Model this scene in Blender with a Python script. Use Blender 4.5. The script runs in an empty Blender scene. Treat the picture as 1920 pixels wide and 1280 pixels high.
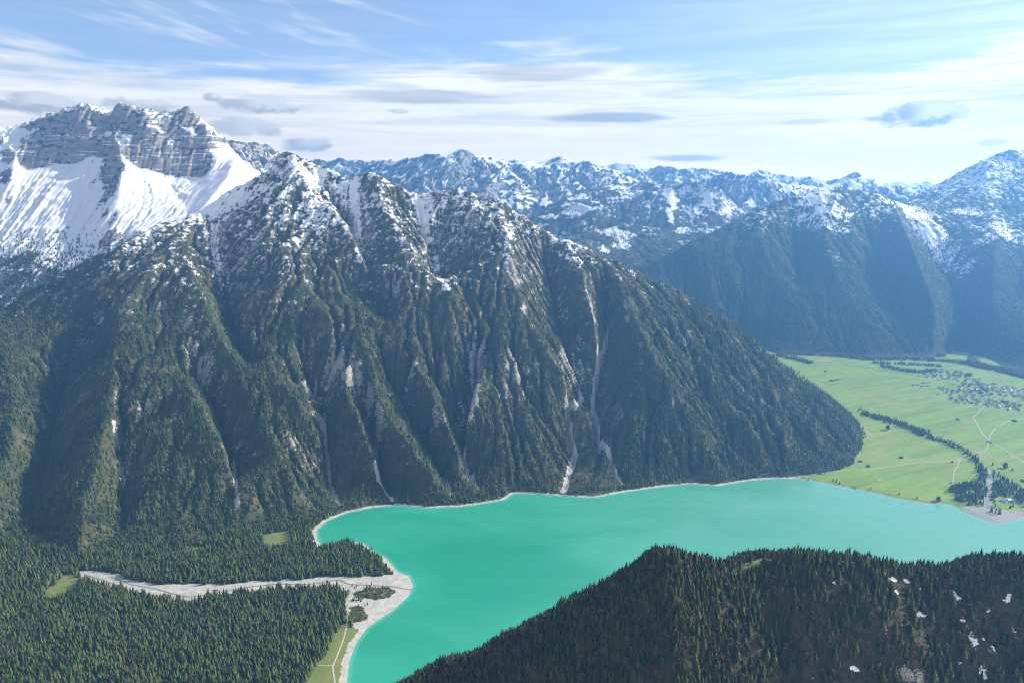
import bpy, math, random
import numpy as np
from mathutils import Vector
from math import radians, sin, cos, tan, atan2

# ---------------------------------------------------------------- camera, sky, sun, exposure
SC = bpy.context.scene
COL = SC.collection
HC, PITCH, FPX = 1000.0, radians(11.06), 1371.0          # camera height above the lake, tilt, focal length (1920 px frame)
cam = bpy.data.cameras.new('camera')
cam.sensor_width = 36.0
cam.lens = FPX / 1920 * 36.0
cam.clip_start, cam.clip_end = 1.0, 90000.0
camo = bpy.data.objects.new('camera', cam)
COL.objects.link(camo)
camo.location = (0, 0, HC)
camo.rotation_euler = (math.pi / 2 - PITCH, 0, 0)
SC.camera = camo

SUN_AZ, SUN_EL = radians(72), radians(30)                # azimuth right of the view direction, elevation
SKY_STRENGTH, SUN_STRENGTH = 0.085, 5.0
SC.view_settings.view_transform = 'Standard'
SC.view_settings.look = 'None'
SC.view_settings.gamma = 1.0
SC.view_settings.use_curve_mapping = False
SC.view_settings.exposure = 1.12
SC.cycles.use_denoising = True
SC.cycles.filter_width = 1.1
SC.cycles.max_bounces = 3
SC.cycles.diffuse_bounces = 2
SC.cycles.glossy_bounces = 2
SC.cycles.transmission_bounces = 1
SC.cycles.volume_bounces = 0
SC.cycles.transparent_max_bounces = 6
HAZE_DENSITY, HAZE_ANISO = 0.82e-4, 0.42
HAZE_COLOR = (0.15, 0.45, 1.0)

sd = bpy.data.lights.new('sun', 'SUN')
sd.energy, sd.angle, sd.color = SUN_STRENGTH, radians(0.5), (1.0, 0.91, 0.77)
so = bpy.data.objects.new('sun', sd)
COL.objects.link(so)
SUN_DIR = np.array([sin(SUN_AZ) * cos(SUN_EL), cos(SUN_AZ) * cos(SUN_EL), sin(SUN_EL)])
so.rotation_euler = Vector(SUN_DIR).to_track_quat('Z', 'Y').to_euler()


# ---------------------------------------------------------------- small helpers
def ray(px, py):
    dx, dv = (px - 960.0) / FPX, -(py - 640.0) / FPX
    return np.array([dx, cos(PITCH) + dv * sin(PITCH), -sin(PITCH) + dv * cos(PITCH)])


def P(px, py, Y):
    r = ray(px, py)
    t = Y / r[1]
    return np.array([r[0] * t, Y, HC + r[2] * t])


def G(px, py, z=0.0):
    r = ray(px, py)
    t = (z - HC) / r[2]
    return np.array([r[0] * t, r[1] * t, z])


def azel(px, py):
    r = ray(px, py)
    return atan2(r[0], r[1]), math.atan2(r[2], math.hypot(r[0], r[1]))


def project(x, y, z):
    """pixel position (1920 frame) of world points, used to skip what no view can show"""
    zz = z - HC
    d = y * cos(PITCH) - zz * sin(PITCH)
    v = y * sin(PITCH) + zz * cos(PITCH)
    d = np.maximum(d, 1.0)
    return 960 + FPX * x / d, 640 - FPX * v / d, d


class Nodes:
    def __init__(self, nt):
        self.nt = nt
        nt.nodes.clear()

    def new(self, kind, inputs=None, **props):
        n = self.nt.nodes.new(kind)
        for k, v in props.items():
            setattr(n, k, v)
        for k, v in (inputs or {}).items():
            s = n.inputs[k]
            if isinstance(v, bpy.types.NodeSocket):
                self.nt.links.new(v, s)
            else:
                s.default_value = v
        return n

    def math(self, op, a, b=0.0, c=0.0, clamp=False):
        n = self.new('ShaderNodeMath', operation=op, use_clamp=clamp)
        for i, v in enumerate((a, b, c)):
            if isinstance(v, bpy.types.NodeSocket):
                self.nt.links.new(v, n.inputs[i])
            else:
                n.inputs[i].default_value = v
        return n.outputs[0]

    def mix(self, f, a, b, blend='MIX'):
        n = self.new('ShaderNodeMix', data_type='RGBA', blend_type=blend)
        for i, v in ((0, f), (6, a), (7, b)):
            if isinstance(v, bpy.types.NodeSocket):
                self.nt.links.new(v, n.inputs[i])
            elif i == 0:
                n.inputs[i].default_value = v
            else:
                n.inputs[i].default_value = (*v, 1.0) if len(v) == 3 else v
        return n.outputs[2]

    def step(self, v, lo, hi):
        n = self.new('ShaderNodeMapRange', {0: v, 1: lo, 2: hi, 3: 0.0, 4: 1.0}, interpolation_type='SMOOTHSTEP')
        return n.outputs[0]

    def noise(self, vec, scale, detail=4.0, rough=0.55, dist=0.0):
        n = self.new('ShaderNodeTexNoise', {'Vector': vec, 'Scale': scale, 'Detail': detail, 'Roughness': rough, 'Distortion': dist})
        return n.outputs[0]

    def attr(self, name):
        return self.new('ShaderNodeAttribute', attribute_name=name).outputs['Fac']

    def scaled(self, vec, s):
        n = self.new('ShaderNodeVectorMath', {0: vec, 1: s}, operation='MULTIPLY')
        return n.outputs[0]


def new_mat(name):
    m = bpy.data.materials.new(name)
    m.use_nodes = True
    return m, Nodes(m.node_tree)


def finish(n, color, rough=0.9, bump=None, spec=0.2):
    b = n.new('ShaderNodeBsdfPrincipled', {'Base Color': color if isinstance(color, bpy.types.NodeSocket) else (*color, 1), 'Roughness': rough, 'Specular IOR Level': spec})
    if bump is not None:
        b.inputs['Normal'].default_value = (0, 0, 0)
        n.nt.links.new(bump, b.inputs['Normal'])
    o = n.new('ShaderNodeOutputMaterial')
    n.nt.links.new(b.outputs[0], o.inputs[0])
    return b


def simple_mat(name, col, rough=0.8, var=0.25, scale=0.4):
    m, n = new_mat(name)
    tc = n.new('ShaderNodeTexCoord').outputs['Object']
    k = n.noise(tc, scale, 4)
    dark = tuple(c * (1 - var) for c in col)
    lite = tuple(min(1, c * (1 + var)) for c in col)
    finish(n, n.mix(k, dark, lite), rough)
    return m


def link(name, mesh, mat=None, parent=None):
    o = bpy.data.objects.new(name, mesh)
    COL.objects.link(o)
    if mat is not None and not mesh.materials:
        mesh.materials.append(mat)
    if parent is not None:
        o.parent = parent
    return o


def tag(o, label=None, cat=None, group=None, kind=None):
    for k, v in (('label', label), ('category', cat), ('group', group), ('kind', kind)):
        if v:
            o[k] = v
    return o


def empty(name, loc, rz=0.0, scale=1.0):
    o = bpy.data.objects.new(name, None)
    COL.objects.link(o)
    o.location = loc
    o.rotation_euler = (0, 0, rz)
    o.scale = (scale,) * 3
    return o


def mesh_from(name, V, F, attrs=None, smooth=False):
    """V (n,3) floats, F (m,k) ints with k the same for all faces"""
    V = np.ascontiguousarray(V, dtype=np.float32)
    F = np.ascontiguousarray(F, dtype=np.int32)
    me = bpy.data.meshes.new(name)
    k = F.shape[1]
    me.vertices.add(len(V))
    me.vertices.foreach_set('co', V.ravel())
    me.loops.add(F.size)
    me.loops.foreach_set('vertex_index', F.ravel())
    me.polygons.add(len(F))
    me.polygons.foreach_set('loop_start', np.arange(0, F.size, k, dtype=np.int32))
    me.polygons.foreach_set('loop_total', np.full(len(F), k, dtype=np.int32))
    if smooth:
        me.polygons.foreach_set('use_smooth', np.ones(len(F), dtype=bool))
    for an, av in (attrs or {}).items():
        a = me.attributes.new(an, 'FLOAT', 'POINT')
        a.data.foreach_set('value', np.ascontiguousarray(av, dtype=np.float32).ravel())
    me.update(calc_edges=True)
    return me


# ---------------------------------------------------------------- numpy noise and terrain solver
_rng = np.random.RandomState(7)
_perm = np.concatenate([_rng.permutation(512)] * 2)
_ang = _rng.rand(512) * 2 * math.pi
_gx, _gy = np.cos(_ang), np.sin(_ang)


def pnoise(x, y):
    xi, yi = np.floor(x).astype(np.int64), np.floor(y).astype(np.int64)
    xf, yf = x - xi, y - yi
    xi &= 511
    yi &= 511
    x1, y1 = (xi + 1) & 511, (yi + 1) & 511
    u, v = xf * xf * xf * (xf * (xf * 6 - 15) + 10), yf * yf * yf * (yf * (yf * 6 - 15) + 10)

    def g(a, b, dx, dy):
        h = _perm[_perm[a] + b]
        return _gx[h] * dx + _gy[h] * dy
    n00, n10 = g(xi, yi, xf, yf), g(x1, yi, xf - 1, yf)
    n01, n11 = g(xi, y1, xf, yf - 1), g(x1, y1, xf - 1, yf - 1)
    a = n00 + u * (n10 - n00)
    return 1.5 * (a + v * (n01 + u * (n11 - n01) - a))


def fbm(x, y, octs=5, gain=0.5, seed=0.0):
    s, amp, tot = 0.0, 1.0, 0.0
    x, y = x + seed * 37.7, y + seed * 91.3
    for _ in range(octs):
        s = s + amp * pnoise(x, y)
        tot += amp
        amp *= gain
        x, y = x * 2.03 + 17.1, y * 2.03 + 5.7
    return s / tot


def ridged(x, y, octs=4, gain=0.5, seed=0.0):
    s, amp, tot = 0.0, 1.0, 0.0
    x, y = x + seed * 53.1, y + seed * 11.9
    for _ in range(octs):
        s = s + amp * (1 - 2.2 * np.abs(pnoise(x, y)))
        tot += amp
        amp *= gain
        x, y = x * 2.07 + 7.1, y * 2.07 + 25.7
    return s / tot


def sstep(v, lo, hi):
    t = np.clip((v - lo) / (hi - lo), 0, 1)
    return t * t * (3 - 2 * t)


def blur(a, n=1):
    for _ in range(n):
        p = np.pad(a, 1, mode='edge')
        a = (p[:-2, 1:-1] + p[2:, 1:-1] + p[1:-1, :-2] + p[1:-1, 2:] + 4 * a) / 8
    return a


def resize(a, shape):
    h, w = a.shape
    yy, xx = np.linspace(0, h - 1, shape[0]), np.linspace(0, w - 1, shape[1])
    y0, x0 = np.minimum(yy.astype(int), h - 2), np.minimum(xx.astype(int), w - 2)
    fy, fx = (yy - y0)[:, None], (xx - x0)[None, :]
    r = a[y0][:, x0] * (1 - fy) * (1 - fx) + a[y0 + 1][:, x0] * fy * (1 - fx)
    return r + a[y0][:, x0 + 1] * (1 - fy) * fx + a[y0 + 1][:, x0 + 1] * fy * fx


class Terrain:
    """height field on a regular grid, interpolated between ridge, gully and foot lines and then eroded"""

    def __init__(self, x0, x1, y0, y1, res):
        self.x0, self.y0, self.res = x0, y0, res
        self.nx, self.ny = int((x1 - x0) / res) + 1, int((y1 - y0) / res) + 1
        self.X, self.Y = np.meshgrid(x0 + res * np.arange(self.nx), y0 + res * np.arange(self.ny))
        self.z = np.zeros((self.ny, self.nx))
        self.lines = []

    def raster(self, lines, f):
        """constraint sums on a grid f times coarser"""
        ny, nx = (self.ny + f - 1) // f, (self.nx + f - 1) // f
        S, C = np.zeros((ny, nx)), np.zeros((ny, nx))
        r = self.res * f
        for L in lines:
            L = np.asarray(L, float)
            pts = [L[:1]]
            for a, b in zip(L[:-1], L[1:]):
                n = max(2, int(np.hypot(*(b - a)[:2]) / (self.res * 0.7)))
                pts.append(a + (b - a) * np.linspace(0, 1, n)[1:, None])
            p = np.concatenate(pts)
            i, j = np.round((p[:, 0] - self.x0) / r).astype(int), np.round((p[:, 1] - self.y0) / r).astype(int)
            ok = (i >= 0) & (i < nx) & (j >= 0) & (j < ny)
            np.add.at(S, (j[ok], i[ok]), p[ok, 2])
            np.add.at(C, (j[ok], i[ok]), 1)
        return S, C

    def relax(self, lines, its=120):
        z = None
        f = 64
        while f >= 1:
            S, C = self.raster(lines, f)
            if C.sum() == 0 or min(S.shape) < 3:
                f //= 2
                continue
            fixed = C > 0
            val = np.where(fixed, S / np.maximum(C, 1), 0)
            z = np.full(S.shape, val[fixed].mean()) if z is None else resize(z, S.shape)
            for _ in range(its if f > 1 else its // 2):
                z[fixed] = val[fixed]
                p = np.pad(z, 1, mode='edge')
                z = 0.25 * (p[:-2, 1:-1] + p[2:, 1:-1] + p[1:-1, :-2] + p[1:-1, 2:])
            z[fixed] = val[fixed]
            f //= 2
        return z

    def solve(self):
        self.z = self.relax(self.lines)
        return self

    def hit(self, px, py, near=300.0):
        """world point where the sight line through a pixel of the photo meets the surface"""
        r = ray(px, py)
        Y = np.arange(max(near, self.y0), self.y0 + self.res * (self.ny - 1), self.res * 0.5)
        t = Y / r[1]
        x, zr = r[0] * t, HC + r[2] * t
        h = self.at(x, Y, fill=-1e4)
        k = np.nonzero(h >= zr)[0]
        if len(k) == 0:
            return None
        k = k[0]
        return np.array([x[k], Y[k], zr[k]])

    def at(self, x, y, fill=None, arr=None):
        a = self.z if arr is None else arr
        u, v = (np.asarray(x) - self.x0) / self.res, (np.asarray(y) - self.y0) / self.res
        out = (u < 0) | (v < 0) | (u > self.nx - 1) | (v > self.ny - 1)
        i, j = np.clip(u.astype(int), 0, self.nx - 2), np.clip(v.astype(int), 0, self.ny - 2)
        fx, fy = np.clip(u - i, 0, 1), np.clip(v - j, 0, 1)
        h = (a[j, i] * (1 - fx) + a[j, i + 1] * fx) * (1 - fy) + (a[j + 1, i] * (1 - fx) + a[j + 1, i + 1] * fx) * fy
        return h if fill is None else np.where(out, fill, h)

    def carve(self, feats):
        """ribs (+) and gullies (-): pixel polylines moved along the sight line off the base surface"""
        new = []
        for delta, pix in feats:
            pts = []
            n = len(pix)
            for k, (px, py) in enumerate(pix):
                h = self.hit(px, py)
                if h is None:
                    continue
                e = 0.35 + 0.65 * sin(math.pi * (k + 0.5) / n)
                r = ray(px, py)
                h = h - delta * e * r / np.linalg.norm(r)
                pts.append(h)
            if len(pts) > 1:
                new.append(pts)
        self.feat = new
        self.lines = self.lines + new
        self.solve()
        return self

    def erode(self, steps=30, K=0.03, m=0.45, f=1, rough=4.0, nscale=90.0, keep=(), diff=0.04, seed=1.0, base=1.0, cap=None):
        z = self.z if f == 1 else resize(self.z, (self.ny // f, self.nx // f))
        ny, nx = z.shape
        r = self.res * f
        X, Y = resize(self.X, z.shape), resize(self.Y, z.shape)
        z = z + rough * fbm(X / nscale, Y / nscale, 5, 0.6, seed) * sstep(z, base, base + 60)
        idx = np.arange(ny * nx).reshape(ny, nx)
        offs = [(dj, di) for dj in (-1, 0, 1) for di in (-1, 0, 1) if (dj or di)]
        ip = np.pad(idx, 1, mode='edge')
        rs = np.random.RandomState(3)
        for s in range(steps):
            zp = np.pad(z, 1, mode='edge')
            best, rec = np.zeros_like(z), idx.copy()
            for dj, di in offs:
                d = r * math.hypot(dj, di)
                sl = (z - zp[1 + dj:1 + dj + ny, 1 + di:1 + di + nx]) / d * (0.75 + 0.5 * rs.rand(ny, nx))
                g = sl > best
                best[g] = sl[g]
                rec[g] = ip[1 + dj:1 + dj + ny, 1 + di:1 + di + nx][g]
            zf = z.ravel()
            order = np.argsort(zf).tolist()
            rl = rec.ravel().tolist()
            A = [1.0] * (ny * nx)
            for i in reversed(order):
                if rl[i] != i:
                    A[rl[i]] += A[i]
            Fk = (K * np.asarray(A) ** m)
            if cap:
                Fk = np.minimum(Fk, cap)
            Fl = Fk.tolist()
            h = zf.tolist()
            for i in order:
                j = rl[i]
                if j != i and h[i] > base and h[i] > h[j]:
                    h[i] = (h[i] + Fl[i] * h[j]) / (1 + Fl[i])
            z = np.asarray(h).reshape(ny, nx)
            z = z * (1 - diff) + blur(z) * diff
        self.flow = resize(np.log(np.asarray(A).reshape(ny, nx)), self.z.shape)
        self.z = z if f == 1 else resize(z, self.z.shape)
        if keep:                                         # bring the crest back to its surveyed height
            fixl = []
            for L in keep:
                L = np.asarray(L, float).copy()
                dense = np.concatenate([a + (b - a) * np.linspace(0, 1, 12)[:, None] for a, b in zip(L[:-1], L[1:])])
                dense[:, 2] -= self.at(dense[:, 0], dense[:, 1])
                fixl.append(dense)
            zero = [np.stack([self.X[j, ::4], self.Y[j, ::4], 0 * self.X[j, ::4]], 1) for j in (0, self.ny - 1)]
            low = self.z < base + 1
            saved = self.lines
            corr = self.relax(fixl + zero, 80)
            corr[low] = 0
            self.z = self.z + blur(corr, 2)
            self.lines = saved
        return self

    def slope(self):
        gy, gx = np.gradient(self.z, self.res)
        return gx, gy, np.hypot(gx, gy)

    def near_lines(self, lines):
        """distance of every vertex to a set of polylines"""
        d = np.full(self.z.shape, 1e9)
        for L in lines:
            L = np.asarray(L, float)
            for a, b in zip(L[:-1], L[1:]):
                m = 400
                i0 = max(0, int((min(a[0], b[0]) - m - self.x0) / self.res)); i1 = min(self.nx, int((max(a[0], b[0]) + m - self.x0) / self.res) + 1)
                j0 = max(0, int((min(a[1], b[1]) - m - self.y0) / self.res)); j1 = min(self.ny, int((max(a[1], b[1]) + m - self.y0) / self.res) + 1)
                if i1 <= i0 or j1 <= j0:
                    continue
                x, y = self.X[j0:j1, i0:i1], self.Y[j0:j1, i0:i1]
                ab = (b - a)[:2]
                t = np.clip(((x - a[0]) * ab[0] + (y - a[1]) * ab[1]) / max(1e-6, ab @ ab), 0, 1)
                dd = np.hypot(x - a[0] - t * ab[0], y - a[1] - t * ab[1])
                d[j0:j1, i0:i1] = np.minimum(d[j0:j1, i0:i1], dd)
        return d

    def hits(self, pix):
        r = [self.hit(*p) for p in pix]
        return [p for p in r if p is not None]

    def blobs(self, spots):
        """soft patches around points seen in the photo: (px, py, metres across slope, metres up slope, weight)"""
        m = np.zeros(self.z.shape)
        for px, py, rx, ry, w in spots:
            h = self.hit(px, py)
            if h is None:
                continue
            d2 = ((self.X - h[0]) / rx) ** 2 + ((self.Y - h[1]) / ry) ** 2
            m = np.maximum(m, w * np.exp(-d2 * 1.2))
        return m

    def build(self, name, mat, attrs, cut=None, smooth=True):
        V = np.stack([self.X, self.Y, self.z], -1).reshape(-1, 3)
        i = np.arange(self.nx * self.ny).reshape(self.ny, self.nx)
        F = np.stack([i[:-1, :-1], i[:-1, 1:], i[1:, 1:], i[1:, :-1]], -1)
        if cut is not None:
            F = F[~(cut[:-1, :-1] & cut[:-1, 1:] & cut[1:, 1:] & cut[1:, :-1])]
        F = F.reshape(-1, 4)
        used = np.zeros(len(V), bool)
        used[F.ravel()] = True
        new = np.cumsum(used) - 1
        me = mesh_from(name, V[used], new[F], {k: a.reshape(-1)[used] for k, a in attrs.items()}, smooth)
        return link(name, me, mat)


def inside(X, Y, poly):
    poly = np.asarray(poly, float)
    r = np.zeros(X.shape, bool)
    for a, b in zip(poly, np.roll(poly, -1, 0)):
        c = (a[1] > Y) != (b[1] > Y)
        with np.errstate(divide='ignore', invalid='ignore'):
            xi = (b[0] - a[0]) * (Y - a[1]) / (b[1] - a[1]) + a[0]
        r ^= c & (X < xi)
    return r


def gpoly(pix, z=0.0):
    return np.array([G(px, py, z) for px, py in pix])


# ---------------------------------------------------------------- sky with high cloud
def build_world():
    w = bpy.data.worlds.new('World')
    SC.world = w
    w.use_nodes = True
    n = Nodes(w.node_tree)
    sky = n.new('ShaderNodeTexSky', sky_type='NISHITA', sun_disc=False, sun_elevation=SUN_EL, sun_rotation=SUN_AZ,
                altitude=2000.0, air_density=1.0, dust_density=0.0, ozone_density=3.0)
    d = n.new('ShaderNodeTexCoord').outputs['Generated']
    nrm = n.new('ShaderNodeVectorMath', {0: d}, operation='NORMALIZE').outputs[0]
    sep = n.new('ShaderNodeSeparateXYZ', {0: nrm})
    az = n.math('MULTIPLY', n.math('ARCTAN2', sep.outputs[0], sep.outputs[1]), 57.29578)
    el = n.math('MULTIPLY', n.math('ARCSINE', sep.outputs[2]), 57.29578)
    comb = lambda x, y, z=0.0: n.new('ShaderNodeCombineXYZ', {0: x, 1: y, 2: z}).outputs[0]
    warp = n.math('MULTIPLY', n.math('SUBTRACT', n.noise(comb(n.math('MULTIPLY', az, 0.05), n.math('MULTIPLY', el, 0.2)), 1.0, 5, 0.6), 0.5), 1.0)
    # a broad bank of bright stratus above the far summits, its upper edge ragged
    long = n.noise(comb(n.math('MULTIPLY', az, 0.045), n.math('MULTIPLY', el, 0.42)), 1.0, 6, 0.58, 0.3)
    fine = n.noise(comb(n.math('MULTIPLY', az, 0.16), n.math('MULTIPLY', el, 1.1), 3.0), 1.0, 6, 0.62, 0.5)
    top = n.math('ADD', el, n.math('MULTIPLY', n.math('SUBTRACT', long, 0.5), -9.0))
    top = n.math('ADD', top, n.math('MULTIPLY', n.math('SUBTRACT', fine, 0.5), -3.0))
    bulge = n.math('MULTIPLY', n.math('POWER', 2.718, n.math('MULTIPLY', n.math('POWER', n.math('DIVIDE', n.math('SUBTRACT', az, 3.0), 13.0), 2.0), -1.0)), 2.2)
    rim = n.math('MULTIPLY', n.step(az, 27.0, 40.0), 4.0)
    top = n.math('SUBTRACT', top, n.math('ADD', bulge, rim))
    bank = n.math('SUBTRACT', 1.0, n.step(top, 6.6, 9.4))
    # wind-drawn cirrus, mostly to the left
    sx = n.math('ADD', n.math('MULTIPLY', az, 0.055), n.math('MULTIPLY', el, -0.02))
    sy = n.math('ADD', n.math('MULTIPLY', el, 0.33), n.math('MULTIPLY', az, 0.075))
    ci = n.noise(comb(sx, sy, 1.7), 1.0, 7, 0.62, 0.6)
    ci2 = n.noise(comb(n.math('MULTIPLY', sx, 3.0), n.math('MULTIPLY', sy, 4.0), 5.0), 1.0, 5, 0.65, 0.4)
    leftw = n.math('ADD', 0.22, n.math('MULTIPLY', n.step(az, 2.0, -22.0), 0.68))
    cirrus = n.math('MULTIPLY', n.step(n.math('ADD', n.math('MULTIPLY', ci, 0.75), n.math('MULTIPLY', ci2, 0.25)), 0.43, 0.68), leftw)
    veil = n.math('ADD', 0.12, n.math('MULTIPLY', n.step(az, 0.0, 38.0), 0.34))
    cover = n.math('MAXIMUM', n.math('MAXIMUM', n.math('MULTIPLY', bank, 0.95), n.math('MULTIPLY', cirrus, 0.8)), veil)
    tone = n.noise(comb(n.math('MULTIPLY', az, 0.07), n.math('MULTIPLY', el, 1.1), 9.0), 1.0, 7, 0.66, 0.5)
    white = n.mix(n.step(tone, 0.36, 0.60), CLOUD_GREY, CLOUD_WHITE)
    white = n.mix(n.step(el, 7.0, 0.5), white, CLOUD_LOW)
    # separate small clouds: px, py, half sizes in px, strength, puffiness
    puffs = n.noise(comb(n.math('MULTIPLY', az, 0.55), n.math('MULTIPLY', el, 1.1), 4.0), 1.0, 5, 0.6)
    bite = n.noise(comb(n.math('MULTIPLY', az, 0.22), n.math('MULTIPLY', el, 1.6), 7.0), 1.0, 5, 0.55)
    dark = 0.0
    lite = 0.0
    for px, py, rx, ry, s, pf in CLOUDS:
        a0, e0 = azel(px, py)
        a1, _ = azel(px + rx, py)
        _, e1 = azel(px, py - ry)
        ra, re = math.degrees(a1 - a0), math.degrees(e1 - e0)
        u = n.math('DIVIDE', n.math('SUBTRACT', az, math.degrees(a0)), ra)
        v = n.math('DIVIDE', n.math('SUBTRACT', el, math.degrees(e0)), re)
        q = n.math('ADD', n.math('MULTIPLY', u, u), n.math('MULTIPLY', v, v))
        k = puffs if pf else bite
        m = n.step(n.math('ADD', q, n.math('MULTIPLY', n.math('SUBTRACT', k, 0.5), 3.4 if pf else 2.4)), 1.15 if pf else 1.4, 0.25)
        m = n.math('MULTIPLY', m, s)
        dark = n.math('MAXIMUM', m, dark)
        if pf:
            lite = n.math('MAXIMUM', n.math('MULTIPLY', m, n.math('MULTIPLY', n.step(n.math('ADD', v, n.math('MULTIPLY', n.math('SUBTRACT', puffs, 0.5), 3.0)), -0.55, 0.0), n.step(u, -0.5, 0.1))), lite)
    c = n.new('ShaderNodeBackground', {'Color': sky.outputs[0], 'Strength': SKY_STRENGTH})
    tint = n.mix(dark, white, CLOUD_DARK)
    tint = n.mix(n.math('MULTIPLY', lite, 0.75), tint, CLOUD_WHITE)
    cl = n.new('ShaderNodeBackground', {'Color': tint, 'Strength': 1.0})
    fac = n.math('MAXIMUM', cover, dark)
    mx = n.new('ShaderNodeMixShader', {0: fac, 1: c.outputs[0], 2: cl.outputs[0]})
    o = n.new('ShaderNodeOutputWorld')
    n.nt.links.new(mx.outputs[0], o.inputs[0])
    w.cycles.sampling_method = 'MANUAL'
    w.cycles.sample_map_resolution = 1024


CLOUD_WHITE, CLOUD_GREY, CLOUD_DARK = (0.68, 0.635, 0.56), (0.47, 0.46, 0.44), (0.23, 0.235, 0.225)
CLOUD_LOW = (1.30, 1.02, 0.66)
CLOUDS = [(1000, 138, 160, 16, 0.55, 0), (780, 181, 150, 13, 0.6, 0), (1150, 221, 115, 11, 0.8, 0), (1290, 297, 75, 7, 0.7, 0),
          (1735, 214, 95, 28, 1.0, 1), (1660, 222, 45, 7, 0.7, 0), (480, 196, 75, 20, 0.75, 1), (400, 183, 20, 9, 0.7, 1),
          (460, 240, 70, 24, 0.6, 1), (570, 271, 52, 15, 0.75, 1), (60, 194, 100, 22, 0.8, 1), (260, 196, 65, 16, 0.6, 1), (20, 118, 50, 16, 0.4, 1),
          (1500, 229, 55, 6, 0.35, 0), (745, 209, 20, 5, 0.5, 1), (1860, 266, 35, 9, 0.4, 1), (1350, 152, 55, 8, 0.3, 0)]
build_world()


# ---------------------------------------------------------------- survey of the shore and of the wooded mountain
SHORE = [(640, 1420), (645, 1320), (650, 1280), (655, 1240), (668, 1205), (690, 1175), (735, 1145), (765, 1118), (775, 1097), (767, 1080), (746, 1072), (735, 1059), (723, 1045),
         (704, 1036), (683, 1020), (656, 1013), (630, 1019), (604, 1024), (594, 1009), (594, 994), (612, 977), (650, 961), (700, 951), (750, 947), (800, 952), (860, 950), (905, 944),
         (945, 937), (962, 925), (1010, 926), (1060, 930), (1115, 933), (1160, 924), (1200, 918), (1245, 912), (1290, 907), (1345, 911), (1385, 904), (1420, 899), (1460, 897), (1500, 898),
         (1540, 905), (1570, 911), (1620, 920), (1690, 937), (1735, 944), (1780, 946), (1805, 958), (1830, 969), (1858, 978), (1878, 981), (1900, 976), (1925, 971), (1990, 962), (2100, 955)]
LAKE = np.concatenate([gpoly(SHORE), np.array([[2600, 1900, 0], [2600, 500, 0], [-200, 500, 0], [-400, 900, 0]])])[:, :2]


def lake_distance(T):
    """signed distance to the shore, positive on land"""
    d = np.full(T.X.shape, 1e9)
    L = LAKE
    for a, b in zip(L, np.roll(L, -1, 0)):
        ab = b - a
        t = np.clip(((T.X - a[0]) * ab[0] + (T.Y - a[1]) * ab[1]) / (ab @ ab), 0, 1)
        d = np.minimum(d, np.hypot(T.X - a[0] - t * ab[0], T.Y - a[1] - t * ab[1]))
    return np.where(inside(T.X, T.Y, L), -d, d)


def lines_of(pts):
    return np.array([P(*p) for p in pts])


CREST = lines_of([(-260, 760, 3300), (-150, 690, 3350), (0, 600, 3420), (60, 550, 3410), (110, 516, 3400), (146, 503, 3400), (211, 470, 3420), (255, 452, 3450), (306, 424, 3550), (340, 418, 3620), (365, 402, 3700),
                  (412, 375, 3760), (474, 342, 3830), (505, 326, 3870), (522, 300, 3890), (540, 291, 3900), (560, 297, 3890), (600, 312, 3850), (630, 330, 3790), (650, 345, 3750), (663, 337, 3720), (690, 323, 3700), (715, 333, 3690),
                  (740, 352, 3670), (780, 371, 3640), (830, 363, 3620), (880, 365, 3600), (930, 379, 3580), (955, 390, 3565), (975, 403, 3550), (1010, 432, 3520), (1060, 455, 3500), (1100, 470, 3480), (1150, 496, 3450),
                  (1200, 512, 3420), (1250, 537, 3380), (1300, 568, 3340), (1350, 598, 3300), (1400, 636, 3250), (1450, 680, 3190), (1500, 722, 3110), (1550, 760, 3020), (1590, 794, 2930), (1605, 822, 2830)])
FOOT = np.array([G(px, py, 4) for px, py in [(-300, 1000), (-100, 1030), (0, 1050), (70, 1065), (150, 1062), (300, 1040), (400, 1020), (480, 998), (560, 978), (610, 968), (650, 956), (700, 946), (750, 942), (800, 947), (860, 945),
                 (905, 939), (945, 932), (962, 921), (1010, 922), (1060, 926), (1115, 929), (1160, 920), (1200, 914), (1245, 908), (1290, 903), (1345, 907), (1385, 900), (1420, 895), (1460, 893), (1500, 890), (1560, 884), (1598, 872),
                 (1608, 850), (1616, 832), (1618, 815), (1610, 795), (1580, 765), (1530, 725), (1480, 690), (1440, 672)]])
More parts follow.
